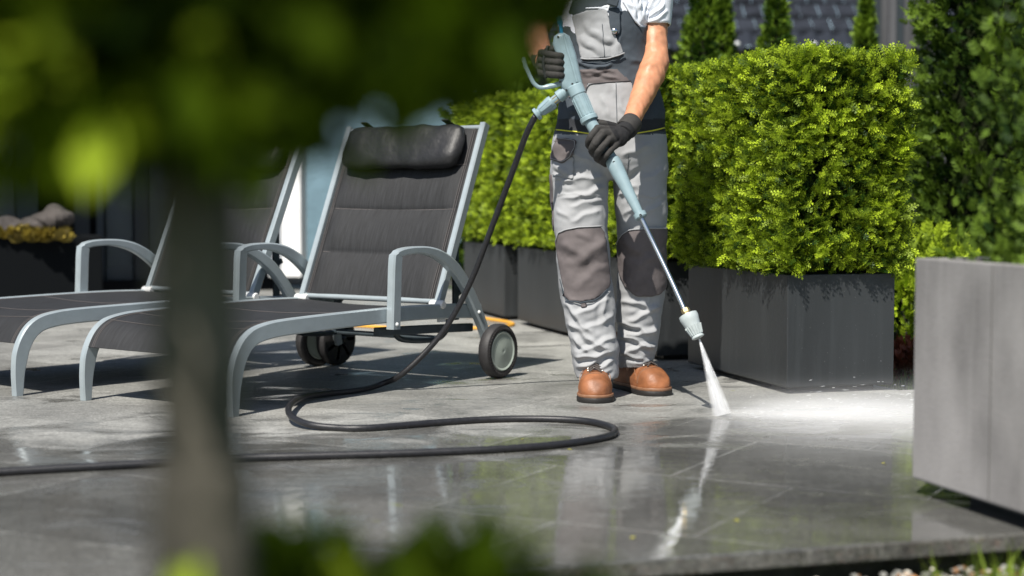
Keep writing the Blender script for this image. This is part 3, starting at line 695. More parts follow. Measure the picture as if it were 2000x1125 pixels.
    part('backrest_sling', strip(pth, -.026, -Wd + .026, 30, pad), M['sling'])
    mb = MB()
    for q in seams[1:4]: mb.tube([hb + bd * (BL * q) + bn * (.0015 + .006 - .004 - .012 * math.sin(math.pi * j / 24)) + Vector((-.05 - (Wd - .10) * j / 24, 0, 0)) for j in range(25)], .0017, 6)
    for dx in (-.040, -.048, -Wd + .040, -Wd + .048): mb.tube([hb + bd * (BL * q) + bn * .012 + Vector((dx, 0, 0)) for q in np.linspace(.03, .97, 12)], .0011, 5)
    part('seam', mb, M['stitch'])
    # head pillow
    RB = Matrix(((1, 0, 0), (0, bd.y, bn.y), (0, bd.z, bn.z)))
    mb = MB(); c = hb + bd * (BL * .85) + bn * .042 + Vector((-Wd / 2, 0, 0))
    rs = []
    for i in range(33):
        u = -1 + i / 16; e = (1 - abs(u) ** 14) ** .5 if abs(u) < 1 else 0; a, b = .085 * max(e, .12) ** .6, .033 * max(e, .10)
        rs.append([c + RB @ Vector((u * (Wd / 2 - .055), a * math.copysign(abs(math.cos(q)) ** .6, math.cos(q)), b * math.copysign(abs(math.sin(q)) ** .8, math.sin(q)))) for q in np.linspace(0, 2 * math.pi, 32, endpoint=False)])
    mb.rings(rs); me = mb.mesh(); cc = co_of(me); nn = no_of(me); cc += nn * (lump(cc, 14, 2) * .007 + lump(cc * np.array([1, .3, .3]), 30, 5) * .003)[:, None]; set_co(me, cc)
    pl = link('pillow', me, M['leather'], t, keep=True, ang=60)
    for sx in (-.14, -Wd + .14):
        mb = MB(); mb.box(hb + bd * (BL * .98) + bn * .03 + Vector((sx, 0, 0)), (.03, .004, .09), RB)
        part('strap', mb, M['leather'], pl)
    # notched prop strut
    for sx in (-.05, -Wd + .05):
        mb = MB(); a = hb + bd * .33 - bn * .02 + Vector((sx, 0, 0)); b = Vector((sx, 1.17, .215))
        mb.bar([a, a.lerp(b, .5), b], .012, .030)
        for q in (.45, .58, .71, .84): mb.box(a.lerp(b, q) + Vector((0, .02, -.004)), (.012, .02, .018), Matrix.Rotation(.5, 3, 'X'))
        part('prop_strut', mb, M['darkmetal'])
    return t
l1 = lounger(); l1.location = (-.838, 4.753, 0); l1.rotation_euler = (0, 0, -.615)
l1['label'] = 'front sun lounger with raised grey backrest, black hose passing its armrest'
l2 = copy_tree(l1); l2.location = (-1.640, 5.25, 0); l2.rotation_euler = (0, 0, -.71)
l2['label'] = 'second sun lounger on the left, partly behind the tree trunk'

# ---------------------------------------------------------------- hoses
hp = [P(1046, 226, 5.10), P(1028, 262, 5.13), P(1003, 330, 5.2), P(962, 440, 5.28), P(915, 560, 5.34), P(862, 652, 5.38), P(790, 727, 5.38)]
for q in [(745, 750, .02), (700, 762, .011), (640, 769, .012), (592, 776, .020), (566, 792, .028), (568, 812, .026), (600, 828, .016), (650, 835, .010), (720, 836, .010), (860, 825, .010), (960, 819, .010), (1060, 818, .010), (1140, 822, .010), (1185, 831, .010), (1202, 842, .010), (1180, 854, .010), (1100, 867, .010), (980, 877, .010), (800, 885, .010), (600, 891, .010), (460, 895, .010), (300, 905, .010), (120, 915, .010), (0, 922, .010), (-160, 932, .010)]:
    hp.append(G(q[0], q[1], q[2]))
mb = MB(); mb.tube(catmull(hp, 10), .0098, 14, ends=False)
hz = link('pressure_hose', mb.mesh(), M['hose'], ang=180); tag(hz, 'long black pressure hose looping from the spray gun across the slabs', 'hose')
yp = [G(560, 640, .008), G(680, 636, .008), G(780, 641, .008), G(900, 641, .008), G(965, 640, .008), G(1002, 634, .008), G(985, 628, .008), G(930, 619, .008), G(890, 607, .008), G(860, 600, .008)]
mb = MB(); mb.tube(catmull(yp, 8), .009, 10); tag(link('garden_hose', mb.mesh(), M['yhose'], ang=180), 'thin orange yellow hose on the slabs behind the loungers', 'hose')
# ---------------------------------------------------------------- worker
def erings(rows, n=40, sq=2.3, yoff=0, grow=0):
    """rows: (photo y, photo x left, photo x right, depth, half thickness) -> horizontal rings"""
    rs = []
    for (py, xl, xr, Yc, ry) in rows:
        a = P(xl, py, Yc); b = P(xr, py, Yc); cx = (a.x + b.x) / 2; rx = (b.x - a.x) / 2 + grow; ry = ry + grow
        rs.append([(cx + rx * math.copysign(abs(math.cos(t)) ** (2 / sq), math.cos(t)), Yc + yoff + ry * math.copysign(abs(math.sin(t)) ** (2 / sq), math.sin(t)), a.z) for t in np.linspace(0, 2 * math.pi, n, endpoint=False)])
    return rs
def dens(rows, k=5):
    out = [];  ks = list(zip(*rows))
    c = catmull([Vector((r[0], r[1], r[2])) for r in rows], k); d = catmull([Vector((r[3], r[4], 0)) for r in rows], k)
    return [(p.x, p.y, p.z, q.x, q.y) for p, q in zip(c, d)]
legA = [(285, 1078, 1192, 5.34, .105), (340, 1075, 1190, 5.33, .108), (400, 1077, 1187, 5.315, .102), (440, 1081, 1187, 5.30, .098), (480, 1085, 1190, 5.29, .096), (560, 1091, 1197, 5.285, .092), (620, 1101, 1203, 5.265, .086), (680, 1116, 1208, 5.245, .082), (715, 1121, 1208, 5.235, .080), (736, 1127, 1206, 5.225, .078), (742, 1130, 1203, 5.225, .070)]
legB = [(285, 1192, 1304, 5.36, .105), (340, 1197, 1304, 5.36, .108), (400, 1200, 1303, 5.36, .104), (440, 1204, 1301, 5.36, .10), (480, 1207, 1299, 5.365, .098), (560, 1206, 1298, 5.375, .094), (620, 1204, 1291, 5.38, .09), (680, 1206, 1282, 5.385, .084), (708, 1209, 1277, 5.385, .080), (722, 1213, 1274, 5.385, .07)]
hips = [(352, 1150, 1236, 5.35, .07), (335, 1105, 1282, 5.35, .105), (310, 1082, 1300, 5.35, .125), (285, 1078, 1303, 5.355, .135), (255, 1083, 1301, 5.36, .138), (220, 1089, 1297, 5.36, .138), (185, 1093, 1292, 5.37, .133), (150, 1096, 1284, 5.37, .128), (110, 1094, 1272, 5.375, .132), (60, 1090, 1266, 5.38, .138), (10, 1088, 1266, 5.385, .14), (-40, 1092, 1266, 5.39, .135), (-80, 1102, 1262, 5.39, .115), (-100, 1130, 1245, 5.39, .07)]
armB = [(P(1262, -85, 5.385), .062), (P(1277, -40, 5.385), .058), (P(1278, 20, 5.375), .050), (P(1277, 62, 5.36), .0455), (P(1279, 96, 5.335), .044), (P(1279, 122, 5.305), .0475), (P(1270, 150, 5.26), .0455), (P(1257, 180, 5.21), .040), (P(1244, 210, 5.155), .033), (P(1233, 238, 5.10), .0275), (P(1224, 252, 5.07), .026)]
armA = [(P(1108, -85, 5.385), .062), (P(1090, -40, 5.40), .057), (P(1064, 20, 5.42), .048), (P(1046, 62, 5.42), .043), (P(1048, 85, 5.34), .044), (P(1056, 105, 5.25), .038), (P(1062, 118, 5.17), .029)]
def finger_sets():
    b = [[(1168, 251, 4.995), (1154, 267, 4.985), (1150, 283, 5.012), (1160, 291, 5.045)],
         [(1178, 261, 4.985), (1162, 281, 4.972), (1157, 297, 5.002), (1167, 304, 5.042)],
         [(1189, 273, 4.988), (1171, 294, 4.974), (1165, 308, 5.003), (1174, 314, 5.040)],
         [(1200, 285, 5.000), (1184, 303, 4.984), (1177, 316, 5.010), (1184, 320, 5.040)]]
    rb = (.0118, .0124, .0120, .0108)
    thb = [(1222, 262, 5.06), (1205, 250, 5.068), (1186, 244, 5.066), (1168, 241, 5.058)]
    a = [[(1058, y0, 5.115), (1074, y0 + 3, 5.075), (1090, y0 + 5, 5.062), (1100, y0 + 6, 5.075)] for y0 in (104, 117, 130, 142)]
    tha = [(1060, 108, 5.16), (1075, 98, 5.14), (1092, 94, 5.125)]
    return b, rb, thb, a, tha
def hands(mb, k):
    b, rb, thb, a, tha = finger_sets()
    for f, r in zip(b, rb):
        mb.tube(catmull([P(*q) for q in f], 4), [r * k * (1 - .012 * i) for i in range(13)], 14, ends=True)
        mb.tube([P(1222, 262, 5.045), P(*f[0])], [.020 * k, r * 1.15 * k], 14, ends=True)
    mb.tube(catmull([P(*q) for q in thb], 4), .0128 * k, 12, ends=True)
    mb.ell(P(1206, 268, 5.02), (.034 * k, .020 * k, .030 * k)); mb.ell(P(1190, 268, 5.0), (.030 * k, .014 * k, .024 * k))
    for f in a:
        mb.tube(catmull([P(*q) for q in f], 4), .0112 * k, 12, ends=True); mb.tube([P(1060, 124, 5.16), P(*f[0])], [.02 * k, .013 * k], 12, ends=True)
    mb.tube(catmull([P(*q) for q in tha], 4), .012 * k, 12, ends=True); mb.ell(P(1062, 124, 5.145), (.024 * k, .03 * k, .038 * k))
# the body: one continuous skin
mb = MB()
mb.rings(erings([(r[0], r[1] + 14, r[2] - 14, r[3], r[4] - .022) for r in dens(hips[2:-1], 3)], 28))
for lg, ft in ((legA, (.272, 5.20, .06)), (legB, (.425, 5.37, .06))):
    pts = [Vector(((P(r[1], r[0], r[3]).x + P(r[2], r[0], r[3]).x) / 2, r[3], P(r[1], r[0], r[3]).z)) for r in lg]
    mb.tube(pts, [.082, .08, .074, .068, .06, .056, .052, .042, .038, .036, .036], 20, ends=True) if len(pts) == 11 else mb.tube(pts, [.082, .08, .074, .068, .06, .056, .052, .042, .038, .036], 20, ends=True)
    mb.ell(ft, (.028, .055, .028))
    mb.tube([pts[-1], Vector(ft)], [.036, .03], 14, ends=True)
for ar in (armA, armB): mb.tube([q[0] for q in ar], [q[1] for q in ar], 22, ends=True)
# muscles of the visible forearm and elbow
mb.ell(P(1287, 122, 5.31), (.034, .036, .052)); mb.ell(P(1262, 150, 5.235), (.022, .022, .05), Matrix.Rotation(.42, 3, 'Y')); mb.ell(P(1283, 150, 5.27), (.022, .024, .05), Matrix.Rotation(.35, 3, 'Y'))
mb.tube([P(1254, 168, 5.20), P(1229, 236, 5.085)], [.010, .007], 8, ends=True)
nk = P(1186, -105, 5.39); mb.tube([nk + Vector((0, .01, -.06)), nk + Vector((0, 0, .03)), nk + Vector((0, -.050, .09))], [.075, .058, .056], 20, ends=True)
hc = nk + Vector((-.005, -.085, .160)); RH = Matrix.Rotation(.35, 3, 'X')
def hv(x, y, z): return hc + RH @ Vector((x, y, z))
mb.ell(hc, (.074, .092, .105), RH, 28, 20); mb.ell(hv(0, -.03, -.055), (.052, .062, .058), RH); mb.ell(hv(0, -.052, -.088), (.026, .03, .024), RH)
mb.tube([hv(0, -.088, .012), hv(0, -.108, -.022), hv(0, -.100, -.03)], [.008, .013, .012], 12, ends=True)
for s in (-1, 1):
    mb.ell(hv(s * .030, -.080, .022), (.026, .012, .008), RH); mb.ell(hv(s * .038, -.072, -.018), (.020, .016, .016), RH); mb.ell(hv(s * .076, .004, -.008), (.008, .020, .032), RH)
mb.ell(hv(0, -.090, -.054), (.022, .010, .009), RH)
hands(mb, .74)
bme = blob(mb, .0048, 5, .5)
c = co_of(bme); nn = no_of(bme); px, py = pxof(c)
k = (py > 60) & (py < 245) & (px > 1205) & (px < 1312)
c[k] += nn[k] * (lump(c[k], 34, 3) * .0022 + lump(c[k] * np.array([1, 1, .35]), 75, 7) * .0016)[:, None]; set_co(bme, c)
person = link('person', bme, M['skin'], ang=180)
tag(person, 'worker in grey overalls, white shirt and tan boots holding a spray lance', 'person')
for s in (-1, 1):
    mb = MB(); mb.ell(hv(s * .031, -.074, .004), .0125, None, 14, 10); link('eye', mb.mesh(), M['eye'], person)
mb = MB(); mb.ell(hv(0, .012, .022), (.083, .094, .098), RH, 28, 20); me = blob(mb, .006, 2); c = co_of(me); nn = no_of(me)
lc = (c - np.array(hc)) @ np.array(RH); c += nn * (lump(c, 60, 1) * .006)[:, None]
cut = (lc[:, 1] < -.045) & (lc[:, 2] < .055); c[cut] -= nn[cut] * .03; set_co(me, c); link('hair', me, M['hair'], person)

# ---- overalls
def folds(me, fl, amt=1.0):
    c = co_of(me); nn = no_of(me); px, py = pxof(c); wt = np.clip(.25 - nn[:, 1] * 1.3, 0, 1); tot = np.zeros(len(c))
    for (x0, y0, x1, y1, wd, am) in fl:
        d = np.array([x1 - x0, y1 - y0], float); L = np.hypot(*d); d /= L
        u = (px - x0) * d[0] + (py - y0) * d[1]; v = -(px - x0) * d[1] + (py - y0) * d[0]
        v = v + 3.0 * np.sin(u * .07 + x0) + 1.2 * np.sin(u * .19 + y0)
        e = np.clip(u / 12, 0, 1) * np.clip((L - u) / 16, 0, 1); s = v / wd
        tot += am * e * (1.15 * np.exp(-np.abs(s) ** 1.35 * 1.3) - .6 * np.exp(-(s - 1.5) ** 2))
    c += nn * (tot * wt * amt)[:, None]; set_co(me, c)
FL = [(1182, 342, 1088, 358, 6, .007), (1186, 365, 1096, 392, 6, .007), (1184, 392, 1108, 402, 5, .005), (1084, 318, 1128, 352, 6, .008), (1080, 345, 1130, 362, 5, .006), (1100, 300, 1180, 318, 8, .005),
      (1178, 412, 1110, 432, 6, .006), (1084, 405, 1120, 428, 5, .004), (1080, 382, 1186, 380, 2, .003), (1200, 380, 1302, 382, 2, .003),
      (1098, 470, 1150, 512, 11, .006), (1182, 462, 1128, 522, 11, .007), (1184, 515, 1120, 565, 11, .005), (1120, 455, 1168, 470, 6, .003),
      (1192, 585, 1118, 615, 6, .007), (1100, 590, 1165, 660, 7, .010), (1094, 560, 1130, 600, 6, .006), (1200, 610, 1140, 650, 6, .007), (1106, 630, 1195, 690, 7, .012), (1204, 660, 1122, 690, 6, .010), (1114, 660, 1160, 690, 5, .008),
      (1120, 700, 1204, 686, 6, .012), (1122, 716, 1185, 704, 5, .009), (1200, 700, 1160, 722, 5, .009), (1126, 730, 1200, 722, 4, .006), (1190, 560, 1172, 640, 6, .006),
      (1205, 352, 1255, 322, 7, .006), (1206, 385, 1250, 360, 6, .006), (1212, 420, 1258, 405, 6, .005), (1300, 330, 1252, 350, 6, .004), (1298, 400, 1240, 425, 6, .005), (1210, 300, 1275, 285, 7, .005),
      (1215, 465, 1265, 500, 9, .005), (1295, 480, 1240, 530, 10, .005),
      (1206, 590, 1290, 600, 6, .007), (1292, 600, 1222, 628, 6, .009), (1204, 620, 1270, 655, 6, .009), (1288, 640, 1216, 660, 6, .010), (1206, 655, 1280, 680, 5, .010), (1284, 672, 1214, 690, 5, .010), (1208, 690, 1270, 702, 4, .007), (1276, 700, 1225, 712, 4, .006),
      (1190, 240, 1150, 300, 8, .004), (1120, 125, 1200, 130, 5, .007), (1128, 135, 1205, 143, 4, .007), (1200, 118, 1150, 138, 4, .006), (1130, 145, 1215, 152, 4, .005), (1140, 45, 1200, 90, 7, .006), (1135, 70, 1180, 112, 6, .005), (1215, 60, 1200, 130, 6, .004),
      (1230, 110, 1265, 130, 6, .004), (1235, 150, 1280, 160, 6, .004), (1170, 185, 1200, 235, 7, .005), (1195, 165, 1230, 230, 6, .004), (1110, 210, 1150, 222, 5, .004)]
mb = MB()
mb.rings(erings(dens(hips), 56)); mb.rings(erings(dens(legA), 48)); mb.rings(erings(dens(legB), 48))
om = blob(mb, .0042, 7, .5)
c = co_of(om); nn = no_of(om); px, py = pxof(c)
low = np.clip((py - 560) / 160, 0, 1)
c += nn * (lump(c * np.array([1, 1, 1.7]), 9, 4) * (.006 + .006 * low) + lump(c * np.array([1, 1, 2.2]), 20, 8) * (.0008 + .0015 * low) + lump(c, 60, 2) * .0009)[:, None]; set_co(om, c)
folds(om, FL, .95)
# colour fields and armholes
def inpoly(px, py, poly):
    r = np.zeros(len(px), bool); n = len(poly)
    for i in range(n):
        x0, y0 = poly[i]; x1, y1 = poly[(i + 1) % n]
        k = ((y0 > py) != (y1 > py)) & (px < (x1 - x0) * (py - y0) / (y1 - y0 + 1e-9) + x0); r ^= k
    return r
bm = bmesh.new(); bm.from_mesh(om); bm.faces.ensure_lookup_table()
fc = np.array([f.calc_center_median()[:] for f in bm.faces]); fn = np.array([f.normal[:] for f in bm.faces]); fx, fy = pxof(fc)
front = fn[:, 1] < .15
hem = ((fy > 738) & (fx < 1208)) | ((fy > 718) & (fx > 1208))
arm = (fy < 52) & ((fx > 1217 + (fy) * .62)) | ((fy < 52) & (fx < 1118 - fy * .3)) | (fy < -30)
mi = np.zeros(len(fc), int)
mi[fy < 262] = 1
mi[(fy > 232) & (fy < 256)] = 3
panel = inpoly(fx, fy, [(1148, 163), (1232, 158), (1243, 200), (1240, 262), (1150, 262), (1143, 205)]) & front & (fy < 262); mi[panel] = 0
mi[inpoly(fx, fy, [(1118, 136), (1205, 134), (1232, 160), (1148, 163), (1138, 190), (1110, 190)]) & front] = 2
for f, q in zip(bm.faces, mi): f.material_index = int(q)
dead = [f for f, h_, a_ in zip(list(bm.faces), hem & (np.abs(fn[:, 2]) > .3), arm) if h_ or a_]
bmesh.ops.delete(bm, geom=dead, context='FACES')
src = om.copy(); bm.to_mesh(om); bm.free()
ov = link('overalls', om, [M['grey'], M['char'], M['brown'], M['navy']], person, ang=180)
s_ = ov.modifiers.new('thick', 'SOLIDIFY'); s_.thickness = .002; s_.offset = -1
ov['label'] = 'light grey work overalls with charcoal bib sides and taupe knee pads'
def patch(name, poly, m, off=.004, parent=ov, label=None, inner=0, ny=.1, rim=True):
    """cloth panel lifted off the overalls inside an outline, edges trimmed to the outline"""
    b = bmesh.new(); b.from_mesh(src)
    k = co_of(src); x, y = pxof(k)
    keep = inpoly(x, y, poly); nn_ = no_of(src)
    b.verts.ensure_lookup_table()
    bmesh.ops.delete(b, geom=[v for v, q, n_ in zip(list(b.verts), keep, nn_[:, 1]) if not q or n_ > ny], context='VERTS')
    if not b.verts: b.free(); return None
    # smooth the stair-stepped border
    for it in range(6):
        mv = {}
        for v in b.verts:
            if v.is_boundary:
                nb = [e.other_vert(v).co for e in v.link_edges if e.is_boundary]
                if len(nb) == 2: mv[v] = v.co * .5 + (nb[0] + nb[1]) * .25
        for v, q in mv.items(): v.co = q
    b.normal_update()
    for v in b.verts: v.co += v.normal * off
    me = bpy.data.meshes.new(name); b.to_mesh(me); b.free(); me.materials.clear()
    o = link(name, me, m, parent, ang=180)
    me.polygons.foreach_set('material_index', [0] * len(me.polygons))
    so_ = o.modifiers.new('thick', 'SOLIDIFY'); so_.thickness = off * 1.2; so_.offset = -1
    if label: o['label'] = label
    return o
from mathutils.bvhtree import BVHTree
bv = BVHTree.FromPolygons([v.co.copy() for v in src.vertices], [tuple(p.vertices) for p in src.polygons])
CAM = Vector((0, 0, CH))
def onsurf(px_, py_, off=.003):
    d = (P(px_, py_, 5.3) - CAM).normalized(); h = bv.ray_cast(CAM, d)
    return h[0] + h[1] * off if h[0] else None
def piping(name, pts, r, m, parent=ov, off=.003, closed=False):
    q = []
    for (a, b) in zip(pts, pts[1:]):
        for i in range(8): q.append((a[0] + (b[0] - a[0]) * i / 8, a[1] + (b[1] - a[1]) * i / 8))
    q.append(pts[-1]); w_ = [onsurf(*p, off) for p in q]; w_ = [p for p in w_ if p]
    for _ in range(3): w_ = [w_[0]] + [(a + b * 2 + c_) / 4 for a, b, c_ in zip(w_, w_[1:], w_[2:])] + [w_[-1]]
    mb = MB(); mb.tube(w_, r, 6); return link(name, mb.mesh(), m, parent, ang=180)
KA = [(1093, 453), (1104, 447), (1130, 443), (1171, 442), (1179, 455), (1184, 490), (1188, 530), (1190, 556), (1180, 572), (1160, 586), (1135, 591), (1114, 589), (1104, 575), (1098, 540), (1090, 495), (1087, 470)]
KB = [(1208, 472), (1216, 458), (1232, 448), (1262, 445), (1300, 445), (1301, 500), (1299, 562), (1288, 575), (1268, 580), (1240, 578), (1222, 560), (1212, 540), (1207, 500)]
patch('knee_pad', KA, M['brown'], .007); patch('knee_pad', KB, M['brown'], .007)
piping('knee_seam', [(1090, 470), (1094, 455), (1105, 449), (1130, 444), (1172, 442)], .0022, M['grey'], off=.009)
piping('knee_seam', [(1208, 476), (1216, 460), (1232, 449), (1262, 446), (1298, 445)], .0022, M['grey'], off=.009)
piping('knee_seam', [(1098, 545), (1104, 575), (1116, 589), (1136, 591), (1160, 586), (1184, 566)], .0018, M['char'], off=.009)
patch('pocket_flap', [(1090, 268), (1128, 272), (1124, 292), (1118, 306), (1101, 323), (1078, 313), (1080, 300)], M['brown'], .009, label='taupe pocket flap on the hip')
piping('flap_stitch', [(1092, 271), (1125, 275), (1121, 292), (1115, 304), (1101, 318), (1083, 311)], .0010, M['grey'], off=.012)
patch('cargo_pocket', [(1084, 300), (1122, 305), (1121, 352), (1080, 345)], M['grey'], .006)
patch('side_stripe', [(1070, 340), (1079, 340), (1083, 470), (1076, 470)], M['brown'], .004, ny=.6)
patch('bib_pocket', [(1118, 30), (1150, 18), (1186, 16), (1190, 34), (1204, 70), (1219, 104), (1200, 113), (1136, 117), (1128, 80)], M['grey'], .008, label='pale grey bib pocket on the chest')
piping('bib_pocket_hem', [(1136, 116), (1168, 117), (1200, 112), (1218, 104)], .0026, M['grey'], off=.012)
piping('bib_stitch', [(1176, 48), (1178, 80), (1180, 112)], .0010, M['char'], off=.010)
piping('bib_hem', [(1145, 17), (1186, 15)], .0026, M['shirt'], off=.010)
patch('pen_pocket', [(1186, 14), (1209, 14), (1212, 66), (1200, 72), (1190, 56)], M['char'], .009)
patch('knee_loop', [(1134, 590), (1148, 590), (1148, 602), (1134, 602)], M['brown'], .008)
piping('bib_edge', [(1216, 2), (1228, 22), (1240, 42), (1248, 50)], .0034, M['shirt'], off=.004)
piping('yellow_piping', [(1088, 254), (1108, 256), (1130, 258), (1150, 261), (1180, 263), (1222, 263), (1250, 259), (1275, 255), (1299, 249)], .0024, M['yellow'], off=.003)
piping('fly_seam', [(1203, 163), (1204, 200), (1205, 240)], .0010, M['char'], off=.002)
piping('leg_seam', [(1228, 300), (1225, 350), (1226, 395)], .0009, M['char'], off=.002)
piping('waist_seam', [(1112, 191), (1140, 190), (1150, 164), (1190, 161), (1232, 158)], .0012, M['navy'], off=.002)
patch('belt_tab', [(1222, 240), (1238, 238), (1246, 246), (1236, 254), (1222, 252)], M['brown'], .006)
p_ = onsurf(1199, 61, .012)
if p_: mb = MB(); mb.ell(p_, (.010, .006, .010)); link('snap_button', mb.mesh(), M['steel'], ov)
p_ = onsurf(1196, 4, .018); mb = MB(); mb.box(p_, (.036, .014, .03), Matrix.Rotation(.3, 3, 'Y')); mb.tube([p_ + Vector((0, 0, .01)), p_ + Vector((.02, .03, .22))], .015, 8); link('strap_buckle', mb.mesh(), M['char'], ov, bevel=.004)
# ---- shirt
mb = MB(); mb.rings(erings([(r[0], r[1] + 2, r[2] - 2, r[3], r[4] - .004) for r in dens([(130, 1098, 1262, 5.375, .125)] + hips[9:-1], 4)], 44))
sl_ = [(P(1255, -85, 5.385), .070), (P(1272, -50, 5.385), .070), (P(1278, -10, 5.38), .062), (P(1279, 25, 5.372), .055), (P(1278.5, 50, 5.365), .0515)]
sa_ = [(P(1112, -85, 5.385), .070), (P(1094, -50, 5.395), .068), (P(1078, -10, 5.41), .060), (P(1064, 25, 5.42), .055)]
for s in (sl_, sa_): mb.tube(catmull([q[0] for q in s], 4), list(np.interp(np.linspace(0, len(s) - 1, 4 * len(s) - 3), range(len(s)), [q[1] for q in s])), 30)
mb.tube([nk + Vector((0, .01, -.06)), nk + Vector((0, .005, -.01))], [.088, .066], 24)
sm = blob(mb, .0042, 5)
folds(sm, [(1262, -15, 1248, 45, 4, .006), (1285, -10, 1252, 42, 4, .006), (1300, 5, 1256, 40, 3.5, .006), (1306, 22, 1258, 44, 3, .005), (1245, -5, 1250, 40, 4, .005), (1226, 5, 1246, 38, 4, .005), (1232, -20, 1248, 20, 4, .005)], 1.5)
folds(sm, [(1248, 41, 1308, 44, 1.6, .0022)], 1)
b = bmesh.new(); b.from_mesh(sm); bmesh.ops.delete(b, geom=[f for f in b.faces if (f.normal.z < -.6 and 44 < pxof(np.array([f.calc_center_median()[:]]))[1][0] < 62)], context='FACES'); b.to_mesh(sm); b.free()
shp = link('t_shirt', sm, M['shirt'], person, ang=180); s_ = shp.modifiers.new('thick', 'SOLIDIFY'); s_.thickness = .0025; s_.offset = 1
# ---- gloves
def glove(side):
    mb = MB(); b, rb, thb, a, tha = finger_sets(); k = 1.0
    if side == 'B':
        for f, r in zip(b, rb):
            mb.tube(catmull([P(*q) for q in f], 5), r, 16, ends=True); mb.tube([P(1222, 262, 5.045), P(*f[0])], [.022, r * 1.12], 16, ends=True)
        mb.tube(catmull([P(*q) for q in thb], 4), .0135, 12, ends=True)
        mb.ell(P(1206, 268, 5.02), (.036, .022, .032)); mb.ell(P(1190, 268, 5.0), (.030, .016, .026)); mb.tube([P(1216, 262, 5.04), P(1229, 246, 5.085)], [.031, .030], 20)
    else:
        for f in a:
            mb.tube(catmull([P(*q) for q in f], 4), .0122, 12, ends=True); mb.tube([P(1060, 124, 5.16), P(*f[0])], [.022, .014], 12, ends=True)
        mb.tube(catmull([P(*q) for q in tha], 4), .013, 12, ends=True); mb.ell(P(1062, 124, 5.145), (.026, .032, .040)); mb.tube([P(1062, 122, 5.17), P(1056, 108, 5.26)], [.034, .037], 20)
    me = blob(mb, .0019, 3, .5); c = co_of(me); nn = no_of(me); c += nn * (lump(c, 70, 3) * .0012 + lump(c, 25, 9) * .0016)[:, None]; set_co(me, c)
    x, y = pxof(co_of(me))
    g_ = link('glove', me, [M['glove'], M['glovedark']], person, ang=180)
    if side == 'B':
        cen = np.array([me.polygons[i].center[:] for i in range(len(me.polygons))]); gx, gy = pxof(cen)
        d = (gx - 1189) * .86 - (gy - 245) * .50; me.polygons.foreach_set('material_index', (d > 0).astype(int).tolist())
        g_['label'] = 'black grey work glove gripping the lance below the collar'
        mb = MB(); mb.lathe(P(1222, 254, 5.066), P(1235, 238, 5.10), [(0, .033), (.1, .0355), (.9, .0345), (1, .033), (1, .028)], 28); link('cuff', mb.mesh(), M['glove'], g_)
    else: g_['label'] = 'black work glove on the trigger grip, half hidden by leaves'
    return g_
glove('B'); glove('A')
